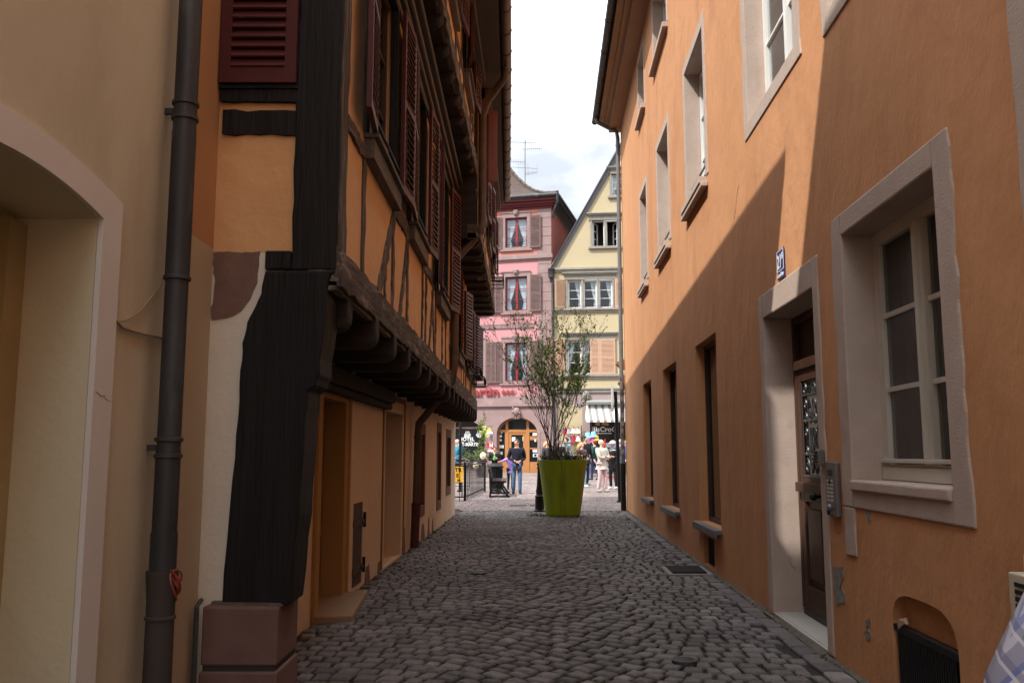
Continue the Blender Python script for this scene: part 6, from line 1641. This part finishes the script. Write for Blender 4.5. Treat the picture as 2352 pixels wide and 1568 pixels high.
    for (u, v), kn, col, lab in kinds:
        s, z = ys(u), yz(v); p = F(s, .28, z); T = thing('hanging_apron', lab, 'apron', p, 'souvenir aprons hung on the wire grid')
        b = MB(); w = .20 if 'wide' in lab else .15
        b.lathe(p, [(w, -.26), (w*.95, -.24), (.06, .0), (.05, .02)], 10, .35); q = b.build('cloth', mat('cloth_'+kn, col, rough=.9, bump=0), T, smooth=True)
        b = MB(); b.ball(p+Vector((0, 0, .05)), .045, 8, 6); b.build('collar', flat('apron_red', (.4, .05, .05)), T)
        b = MB(); b.lathe(p, [(w*1.02, -.275), (w*1.02, -.245)], 10, .37); b.build('hem', flat('apron_red', (.4, .05, .05)), T)
    # hat stand
    Yh = 41.5; c = at_y(1360, 1042, Yh); g = gz(Yh); n = thing('hat_stand', 'thin metal hat stand in front of the biscuit shop', 'stand', (c.x, Yh, g))
    b = MB(); b.tube([(c.x, Yh, g), (c.x, Yh, at_y(1360, 997, Yh).z)], .02, 6); b.build('pole', ZINCL, n)
    b = MB(); b.lathe((c.x, Yh, g), [(.25, 0), (.25, .03), (.02, .06)], 12); b.build('base', ZINCL, n)
    for (u, v, kn, col, lab) in ((1350, 1001, 'sky', (.25, .55, .8), 'light blue bucket hat on the left arm of the hat stand'), (1363, 999, 'sky', (.25, .55, .8), 'light blue bucket hat on top of the hat stand'), (1361, 1011, 'pink', (.75, .10, .30), 'bright pink bucket hat lower on the hat stand'), (1369, 1007, 'gold', (.7, .42, .03), 'yellow bucket hat at the right of the hat stand')):
        p = at_y(u, v, Yh); T = thing('bucket_hat', lab, 'hat', p, 'bucket hats on the hat stand')
        b = MB(); b.lathe(p, [(.13, 0), (.115, .12), (.09, .16), (.02, .17)], 14); b.build('crown', mat('hat_'+kn, col, rough=.9, bump=0), T, smooth=True)
        b = MB(); b.lathe(p, [(.13, .0), (.20, -.08), (.20, -.095), (.125, -.02)], 14, caps=False); b.build('brim', MATS['hat_'+kn], T, smooth=True)
        b = MB(); b.tube([p+Vector((0, 0, .02)), (c.x, Yh, p.z-.12)], .008, 4); b.build('hook', ZINCL, n)
    # red display frame
    Yh = 40.; c = at_y(1390, 1042, Yh); g = gz(Yh); n = thing('postcard_stand', 'red framed postcard stand behind the woman in the white jacket', 'stand', (c.x, Yh, g))
    zt = at_y(1390, 1008, Yh).z
    for dx in (0, .55):
        b = MB(); b.tube([(c.x+dx, Yh, g), (c.x+dx, Yh, zt)], .03, 6); b.build('leg', flat('stand_red', (.5, .03, .02), .5), n)
    b = MB()
    for k in range(5): b.box(W3, c.x+.03, c.x+.52, Yh-.02, Yh+.02, g+.25+k*.28, g+.45+k*.28)
    b.build('cards', mat('mixed_cards', (.5, .4, .32), (.12, .14, .2), sc=14, var=1., bump=0), n)
    b = MB(); b.box(W3, c.x-.1, c.x+.65, Yh-.2, Yh+.2, g, g+.06); b.build('base', MATS['stand_red'], n)
furniture()

# ================================================================== PEOPLE
def skin_mesh(nodes, edges, name, m, parent, sub=1):
    me = bpy.data.meshes.new(name); me.from_pydata([n[0] for n in nodes], edges, [])
    o = bpy.data.objects.new(name, me); C.objects.link(o)
    md = o.modifiers.new('skin', 'SKIN'); md.use_smooth_shade = True
    for i, n in enumerate(nodes):
        v = me.skin_vertices[0].data[i]; v.radius = (n[1], n[1] if len(n) < 3 else n[2]); v.use_root = (i == 0)
    s = o.modifiers.new('sub', 'SUBSURF'); s.levels = sub; s.render_levels = sub
    dg = bpy.context.evaluated_depsgraph_get(); r = bpy.data.meshes.new_from_object(o.evaluated_get(dg))
    bpy.data.objects.remove(o); r.name = name
    r.materials.clear(); r.materials.append(m)
    k = bpy.data.objects.new(name, r); C.objects.link(k); k.parent = parent
    return k

def cloth(n, c, rough=.9, **k): return mat('fabric_'+n, c, rough=rough, sc=8, var=.5, bump=.25, bsc=22, bdist=.012, **k)

def person(label, X, Y, h, rot, top, legs, shoe, hair, el=None, wr=None, lean=0., stride=0., hairstyle='short', coat=None, headturn=0., fingers=True, bulk=1., collar=None, toprough=.9, sleeve=True):
    """figure facing -Y at rot 0; lengths are fractions of the height"""
    R = thing('person', label, 'person', (X, Y, gz(Y))); R.rotation_euler = (0, 0, rot)
    V = lambda x, y, z: Vector((x*h, y*h, z*h))
    el = el or {}; wr = wr or {}
    J = {'pel': V(0, 0, .52), 'spi': V(0, -.01+lean*.3, .64), 'che': V(0, lean*.6, .75), 'nb': V(0, lean, .83), 'nk': V(0, lean-.004, .865), 'hd': V(0, lean-.012, .915), 'cr': V(0, lean-.004, .962)}
    for sd, sg in (('L', 1), ('R', -1)):
        J['sh'+sd] = V(sg*.108*bulk, lean*.9, .80); J['el'+sd] = V(*el.get(sd, (sg*.14, .01, .63))); J['wr'+sd] = V(*wr.get(sd, (sg*.145, -.03, .50)))
        st = stride*sg
        J['hp'+sd] = V(sg*.052, 0, .50); J['kn'+sd] = V(sg*.056, -.02-st*.5, .275); J['an'+sd] = V(sg*.058, .015-st*.9, .042); J['to'+sd] = V(sg*.066, -.055-st*.9, .014)
    r = {'pel': .07, 'spi': .064, 'che': .076, 'nb': .04, 'nk': .030, 'hd': .047, 'cr': .036, 'sh': .036, 'el': .025, 'wr': .016, 'hp': .05, 'kn': .033, 'an': .021, 'to': .018}
    E_ = [('pel', 'spi'), ('spi', 'che'), ('che', 'nb'), ('nb', 'nk'), ('nk', 'hd'), ('hd', 'cr')]
    for sd in 'LR': E_ += [('che', 'sh'+sd), ('sh'+sd, 'el'+sd), ('el'+sd, 'wr'+sd), ('pel', 'hp'+sd), ('hp'+sd, 'kn'+sd), ('kn'+sd, 'an'+sd), ('an'+sd, 'to'+sd)]
    def rad(k, grow=0., sc=1.): return (r.get(k, r.get(k[:2], .03))*sc+grow)*h
    keys = list(J); idx = {k: i for i, k in enumerate(keys)}
    nodes = [(J[k], rad(k, 0, .86 if k not in ('hd', 'cr', 'nk') and k[:2] not in ('wr',) else 1.)) for k in keys]; edges = [(idx[a], idx[b]) for a, b in E_]
    # nose and chin
    ht = Matrix.Rotation(headturn, 3, 'Z'); hc = J['hd']
    nodes.append((hc+ht @ V(0, -.055, -.004), .007*h)); edges.append((idx['hd'], len(nodes)-1))
    # hands with five fingers
    for sd, sg in (('L', 1), ('R', -1)):
        w = J['wr'+sd]; d = (J['wr'+sd]-J['el'+sd]).normalized(); side = d.cross(Vector((0, 1, 0)) if abs(d.y) < .8 else Vector((1, 0, 0))).normalized(); nrm = d.cross(side).normalized()
        nodes.append((w+d*.035*h, .014*h)); pi = len(nodes)-1; edges.append((idx['wr'+sd], pi))
        if fingers:
            for k in range(4):
                off = side*(k-1.5)*.0095*h; L_ = (.03, .036, .034, .026)[k]*h
                nodes.append((w+d*.055*h+off, .0046*h)); a = len(nodes)-1; edges.append((pi, a))
                nodes.append((w+d*(.055*h+L_)+off*1.1+nrm*.012*h*sg, .0038*h)); edges.append((a, a+1))
            nodes.append((w+d*.04*h+side*.026*h*-1+nrm*.006*h, .0052*h)); edges.append((pi, len(nodes)-1))
    body = skin_mesh(nodes, edges, 'body', SKIN, R, 1)
    # clothes
    ks = ['pel', 'spi', 'che', 'nb']+[a+s for a in ('sh', 'el', 'wr') for s in 'LR']; ix = {k: i for i, k in enumerate(ks)}
    ed = [(ix['pel'], ix['spi']), (ix['spi'], ix['che']), (ix['che'], ix['nb'])]+[(ix[a+s], ix[b+s]) for s in 'LR' for a, b in (('sh', 'el'), ('el', 'wr'))]+[(ix['che'], ix['sh'+s]) for s in 'LR']
    nd = []
    for k in ks:
        p = J[k]; rr = rad(k, .010, bulk)
        if k[:2] == 'wr' : p = J['el'+k[2]].lerp(J[k], .9 if sleeve else .25); rr = rad(k, .009)
        if k == 'nb': p = p-V(0, 0, .012); rr = rad(k, .006)
        nd.append((p, rr))
    if coat:
        nd.append((V(0, 0, coat), .092*h*bulk)); ed.append((ix['pel'], len(nd)-1))
    else:
        nd.append((V(0, 0, .495), .058*h)); ed.append((ix['pel'], len(nd)-1))
    skin_mesh(nd, ed, 'jacket' if coat or bulk > 1.05 else 'top', top, R, 1)
    ks = ['pel']+[a+s for a in ('hp', 'kn', 'an') for s in 'LR']; ix = {k: i for i, k in enumerate(ks)}
    ed = [(ix['pel'], ix['hp'+s]) for s in 'LR']+[(ix[a+s], ix[b+s]) for s in 'LR' for a, b in (('hp', 'kn'), ('kn', 'an'))]
    skin_mesh([(J[k]-(V(0, 0, .01) if k == 'pel' else V(0, 0, 0)), rad(k, .007 if k[:2] != 'an' else .012)) for k in ks], ed, 'trousers', legs, R, 1)
    def part(b, name, m, smooth=True):
        me = bpy.data.meshes.new(name); me.from_pydata(b.v, [], b.f)
        bm_ = bmesh.new(); bm_.from_mesh(me); bmesh.ops.recalc_face_normals(bm_, faces=bm_.faces); bm_.to_mesh(me); bm_.free()
        if smooth: me.polygons.foreach_set('use_smooth', [True]*len(me.polygons))
        me.materials.append(m); k = bpy.data.objects.new(name, me); C.objects.link(k); k.parent = R; return k
    for sd in 'LR':
        b = MB(); a, t = J['an'+sd], J['to'+sd]; mid = a.lerp(t, .55); mid.z = .026*h
        b.ball(mid, .052*h, 10, 6, (.55, 1.35, .52)); b.ball(a+V(0, .006, -.006), .03*h, 8, 6, (.9, 1.1, 1.1)); part(b, 'shoe', shoe)
    b = MB(); hr = .055*h; c = hc+V(0, .024, .020)
    b.ball(c, hr, 14, 9, (.90, 1.0, 1.02))
    for i in range(8):
        a = R_(0, 2*PI); b.ball(c+Vector((math.cos(a)*hr*.5, abs(math.sin(a))*hr*.5, hr*R_(-.1, .5))), hr*R_(.42, .52), 10, 7)
    if hairstyle == 'long':
        for sg in (-1, 0, 1): b.tube([c+V(sg*.035, .02, .0), c+V(sg*.05, .035, -.06), c+V(sg*.05, .03, -.13)], [.04*h, .035*h, .018*h], 8)
    part(b, 'hair', hair)
    if hairstyle == 'cap':
        b = MB(); b.ball(hc+V(0, .004, .03), .062*h, 14, 8, (1, 1.1, .8)); cap = part(b, 'cap', LETW)
        b = MB(); q = hc+ht @ V(0, -.075, .022); b.ball(q, .05*h, 10, 6, (.9, 1., .14)); part(b, 'cap_peak', LETW)
    # face: eyes, brows, mouth, ears
    b = MB()
    for sg in (-1, 1): b.ball(hc+ht @ V(sg*.019, -.045, .006), .0045*h, 8, 5, (1.3, .7, .8))
    part(b, 'eyes', DARK)
    b = MB(); b.ball(hc+ht @ V(0, -.047, -.026), .012*h, 8, 4, (1.2, .4, .3)); part(b, 'mouth', flat('lips', (.42, .16, .13)))
    b = MB()
    for sg in (-1, 1): b.ball(hc+ht @ V(sg*.047, .004, -.002), .014*h, 6, 5, (.4, .8, 1.2))
    part(b, 'ears', SKIN)
    if collar: 
        b = MB(); b.lathe(J['nb'], [(.052*h, -.012*h), (.056*h, .02*h), (.045*h, .04*h)], 12, caps=False); part(b, 'scarf', collar)
    return R, J, h, part

def PX(u, Y): return at_y(u, 1042, Y).x
def people():
    navy = cloth('navy', (.012, .014, .03)); denim = cloth('denim', (.10, .17, .30)); dk = flat('dark_shoe', (.03, .025, .022), .5); wh = flat('white_shoe', (.75, .75, .75), .6)
    brown = flat('brown_hair', (.09, .05, .028), .7); black_h = flat('black_hair', (.012, .010, .009), .6); blond = flat('blond_hair', (.55, .38, .17), .6); grey_h = flat('grey_hair', (.5, .48, .45), .7)
    blk = cloth('black', (.012, .012, .013)); dden = cloth('dark_denim', (.025, .04, .10))
    # man with the phone
    X = PX(1187, 28.5)
    person('man in a navy jumper and faded jeans looking aside while holding a phone', X, 28.5, 1.78, .05, navy, denim, dk, brown, el={'L': (.15, .03, .64), 'R': (-.15, .03, .64)}, wr={'L': (.045, -.10, .585), 'R': (-.03, -.10, .59)}, headturn=-.9, stride=.03, bulk=1.04)
    p = Vector((X-.01, 28.5-.22, gz(28.5)+1.07)); n = thing('phone', 'dark mobile phone held by the man in the navy jumper', 'phone', p)
    b = MB(); b.box(W3, p.x-.035, p.x+.035, p.y-.01, p.y, p.z-.05, p.z+.05); q = b.build('case', IRON, n, bevel=.004); b = MB(); b.box(W3, p.x-.03, p.x+.03, p.y+.0002, p.y+.002, p.z-.045, p.z+.045); b.build('screen', flat('dark_screen', (.02, .03, .04), .1), n)
    # youngster drinking
    X = PX(1136, 32.); person('youngster in a black pullover holding a green bottle to the chest', X, 32., 1.5, .15, blk, denim, wh, brown, el={'L': (.14, -.02, .66), 'R': (-.14, -.02, .66)}, wr={'L': (.03, -.10, .70), 'R': (-.03, -.10, .70)}, headturn=-.3)
    p = Vector((X, 31.82, gz(32)+1.0)); n = thing('bottle', 'green plastic bottle held by the youngster in black', 'bottle', p)
    b = MB(); b.lathe(p, [(.032, 0), (.034, .02), (.034, .14), (.013, .19), (.013, .21)], 12); b.build('body', flat('green_plastic', (.1, .55, .12), .3), n, smooth=True); b = MB(); b.lathe(p, [(.017, .205), (.017, .235)], 10); b.build('cap', LETW, n)
    # girl behind the man
    X = PX(1172, 31.); person('girl in a lilac top and black leggings stretching out an arm behind the man', X, 31., 1.32, .3, cloth('lilac', (.42, .27, .72)), blk, dk, brown, el={'R': (-.20, -.05, .76), 'L': (.13, 0, .63)}, wr={'R': (-.30, -.10, .74), 'L': (.12, -.03, .52)}, hairstyle='long')
    # elderly man in teal
    X = PX(1049, 35.5); person('grey haired man in a teal jacket behind the crowd barrier', X, 35.5, 1.76, -.6, cloth('teal', (.02, .20, .32)), blk, dk, grey_h, bulk=1.1, el={'R': (-.14, -.02, .63), 'L': (.13, -.03, .62)}, wr={'R': (-.05, -.12, .56), 'L': (.04, -.12, .56)}, headturn=-.5)
    X = PX(1257, 37.); person('woman with long fair hair and a charcoal jacket half hidden by the planter', X, 37., 1.68, .6, cloth('charcoal', (.05, .05, .055)), dden, dk, blond, hairstyle='long', bulk=1.12)
    X = PX(1285, 35.); person('balding man in black behind the shrub stems', X, 35., 1.76, -.5, cloth('black', (.012, .012, .013)), dden, dk, flat('shaved_hair', (.25, .19, .15), .8), bulk=1.05)
    X = PX(1301, 38.); person('dark haired man in a pale blue shirt with a green strap beside the aprons', X, 38., 1.84, -.8, cloth('pale_blue', (.22, .30, .40)), dden, dk, black_h, el={'R': (-.14, -.05, .64), 'L': (.14, 0, .62)}, wr={'R': (-.06, -.13, .60), 'L': (.13, -.03, .5)}, headturn=-.5, collar=flat('green_strap', (.03, .16, .06)))
    X = PX(1336, 32.5); person('blond woman in a shiny burgundy padded jacket and pale jeans', X, 32.5, 1.66, .9, cloth('burgundy', (.055, .015, .022), .35), cloth('pale_denim', (.33, .44, .58)), wh, blond, el={'L': (.13, -.05, .64), 'R': (-.13, -.05, .64)}, wr={'L': (.02, -.13, .62), 'R': (-.02, -.13, .63)}, hairstyle='long', bulk=1.15, stride=.05)
    X = PX(1344, 33.6); person('tall dark haired man in a black jumper and navy trousers behind the blond woman', X, 33.6, 1.9, .7, blk, dden, flat('grey_shoe', (.2, .19, .18)), black_h, el={'L': (.14, -.02, .63)}, wr={'L': (.16, -.10, .50)}, headturn=.2)
    X = PX(1366, 38.); R, J, h, part = person('woman with reddish hair, green cardigan and a black backpack', X, 38., 1.72, -2.2, cloth('green_cardigan', (.02, .09, .075)), dden, dk, flat('auburn_hair', (.14, .04, .025), .6), bulk=1.08, stride=.08)
    b = MB(); b.ball((0, .13*h, .70*h), .09*h, 10, 8, (1, .6, 1.5)); part(b, 'backpack', blk)
    X = PX(1382, 29.5); person('woman with short grey hair, cream jacket and pale pink trousers', X, 29.5, 1.76, .75, cloth('cream_jacket', (.60, .58, .50)), cloth('pale_pink', (.68, .48, .50)), flat('taupe_shoe', (.35, .3, .26)), grey_h, el={'L': (.12, -.06, .64), 'R': (-.12, -.06, .64)}, wr={'L': (-.03, -.13, .67), 'R': (.03, -.12, .65)}, bulk=1.15, stride=.04, headturn=.5)
    X = PX(1408, 31.2); person('woman in a long glossy black padded coat and a white baseball cap', X, 31.2, 1.72, -.5, cloth('glossy_black', (.012, .012, .014), .25), blk, wh, black_h, coat=.34, bulk=1.25, hairstyle='cap', el={'L': (.14, -.03, .64), 'R': (-.14, -.03, .64)}, wr={'L': (.05, -.13, .66), 'R': (-.05, -.13, .66)}, headturn=-.4, collar=cloth('grey_scarf', (.28, .29, .31)))
    X = PX(1426, 37.); person('man in a bright blue jacket behind the black sign post', X, 37., 1.76, 2.4, cloth('bright_blue', (.03, .08, .26)), dden, dk, grey_h, bulk=1.1)
    X = PX(1436, 38.5); person('man in sunglasses and a white shirt by the orange corner', X, 38.5, 1.76, .1, cloth('off_white', (.62, .6, .56)), denim, wh, black_h)
    # passer-by beside the camera: only a checked sleeve enters the picture
    m = bpy.data.materials.new('checked_shirt'); m.use_nodes = True; nt = m.node_tree; N = nt.nodes; L = nt.links; bs = N['Principled BSDF']; bs.inputs['Roughness'].default_value = .9
    tc = N.new('ShaderNodeTexCoord'); mp = N.new('ShaderNodeMapping'); mp.inputs['Rotation'].default_value = (.5, .6, .3); L.new(tc.outputs['Object'], mp.inputs[0])
    sp = N.new('ShaderNodeSeparateXYZ'); L.new(mp.outputs[0], sp.inputs[0])
    prev = None
    for ax, per, wd, col in (('X', .05, .38, (.16, .16, .26)), ('Z', .05, .38, (.16, .16, .26)), ('X', .025, .2, (.09, .14, .42)), ('Z', .05, .12, (.75, .75, .8))):
        mu = N.new('ShaderNodeMath'); mu.operation = 'MULTIPLY'; mu.inputs[1].default_value = 1/per; L.new(sp.outputs[ax], mu.inputs[0])
        fr = N.new('ShaderNodeMath'); fr.operation = 'FRACT'; L.new(mu.outputs[0], fr.inputs[0])
        lt = N.new('ShaderNodeMath'); lt.operation = 'LESS_THAN'; lt.inputs[1].default_value = wd; L.new(fr.outputs[0], lt.inputs[0])
        hf = N.new('ShaderNodeMath'); hf.operation = 'MULTIPLY'; hf.inputs[1].default_value = .6; L.new(lt.outputs[0], hf.inputs[0])
        mx = N.new('ShaderNodeMix'); mx.data_type = 'RGBA'; mx.inputs['A'].default_value = (.50, .50, .58, 1); mx.inputs['B'].default_value = (*col, 1); L.new(hf.outputs[0], mx.inputs['Factor'])
        if prev: L.new(prev, mx.inputs['A'])
        prev = mx.outputs['Result']
    L.new(prev, bs.inputs['Base Color'])
    person('passer-by in a blue and white checked shirt at the lower right corner', 1.31, 1.58, 1.72, PI, m, dden, dk, brown, el={'L': (.275, .02, .555), 'R': (-.14, 0, .63)}, wr={'L': (.15, -.09, .52), 'R': (-.14, -.03, .5)})
people()

#P3
# ================================================================== LIGHT, SKY, CAMERA
def light():
    v = Vector((1, .785, -1.55)).normalized()
    el = math.asin(-v.z); az = math.atan2(-v.x, -v.y)
    su = bpy.data.lights.new('sun', 'SUN'); su.energy = 3.15; su.angle = math.radians(.55); su.color = (1, .965, .91)
    o = bpy.data.objects.new('sun', su); C.objects.link(o); o.rotation_euler = v.to_track_quat('-Z', 'Y').to_euler(); o.location = (-20, -15, 40)
    w = bpy.data.worlds.new('World'); S.world = w; w.use_nodes = True
    nt = w.node_tree; N = nt.nodes; L = nt.links
    bg = N['Background']; bg.inputs[1].default_value = .14
    sk = N.new('ShaderNodeTexSky'); sk.sky_type = 'NISHITA'; sk.sun_disc = False; sk.sun_elevation = el; sk.sun_rotation = az
    sk.air_density = 1.; sk.dust_density = 1.5
    tc = N.new('ShaderNodeTexCoord'); mp = N.new('ShaderNodeMapping'); mp.inputs['Scale'].default_value = (1, 1, 1.8); mp.inputs['Location'].default_value = (.35, .2, .15)
    L.new(tc.outputs['Generated'], mp.inputs[0])
    nz = N.new('ShaderNodeTexNoise'); nz.inputs['Scale'].default_value = 2.6; nz.inputs['Detail'].default_value = 9; nz.inputs['Roughness'].default_value = .56
    L.new(mp.outputs[0], nz.inputs[0])
    r = N.new('ShaderNodeMapRange'); r.inputs[1].default_value = .36; r.inputs[2].default_value = .56; r.inputs[3].default_value = .9; r.inputs[4].default_value = 1.
    L.new(nz.outputs[0], r.inputs[0])
    mx = N.new('ShaderNodeMix'); mx.data_type = 'RGBA'; mx.inputs['B'].default_value = (5.6, 6.1, 6.9, 1)
    L.new(r.outputs[0], mx.inputs['Factor']); L.new(sk.outputs[0], mx.inputs['A']); n5 = N.new('ShaderNodeTexNoise'); n5.inputs['Scale'].default_value = 2.3; n5.inputs['Detail'].default_value = 8; n5.inputs['Roughness'].default_value = .5; L.new(mp.outputs[0], n5.inputs[0])
    r5 = N.new('ShaderNodeMapRange'); r5.inputs[1].default_value = .40; r5.inputs[2].default_value = .66; L.new(n5.outputs[0], r5.inputs[0])
    m5 = N.new('ShaderNodeMix'); m5.data_type = 'RGBA'; m5.inputs['A'].default_value = (5.0, 5.4, 6.0, 1); m5.inputs['B'].default_value = (17, 17.3, 17.8, 1)
    sz = N.new('ShaderNodeSeparateXYZ'); L.new(tc.outputs['Generated'], sz.inputs[0])
    rz = N.new('ShaderNodeMapRange'); rz.inputs[1].default_value = .05; rz.inputs[2].default_value = .9; rz.inputs[3].default_value = .30; rz.inputs[4].default_value = 1.45; L.new(sz.outputs['Z'], rz.inputs[0])
    vz = N.new('ShaderNodeVectorMath'); vz.operation = 'SCALE'; L.new(m5.outputs['Result'], vz.inputs[0]); L.new(rz.outputs[0], vz.inputs['Scale'])
    L.new(r5.outputs[0], m5.inputs['Factor']); L.new(vz.outputs[0], mx.inputs['B'])
    L.new(mx.outputs['Result'], bg.inputs[0])
    cam = bpy.data.cameras.new('camera'); co = bpy.data.objects.new('camera', cam); C.objects.link(co)
    co.location = (0, 0, HC); co.rotation_euler = (PI/2+TH, 0, 0)
    cam.sensor_width = 36; cam.lens = 36*2000/2352; cam.clip_end = 2000; cam.clip_start = .05
    S.camera = co
    vs = S.view_settings; vs.view_transform = 'Standard'; vs.look = 'None'; vs.exposure = .85; vs.gamma = 1
    S.cycles.max_bounces = 8; S.cycles.diffuse_bounces = 5; S.cycles.use_denoising = True
light()
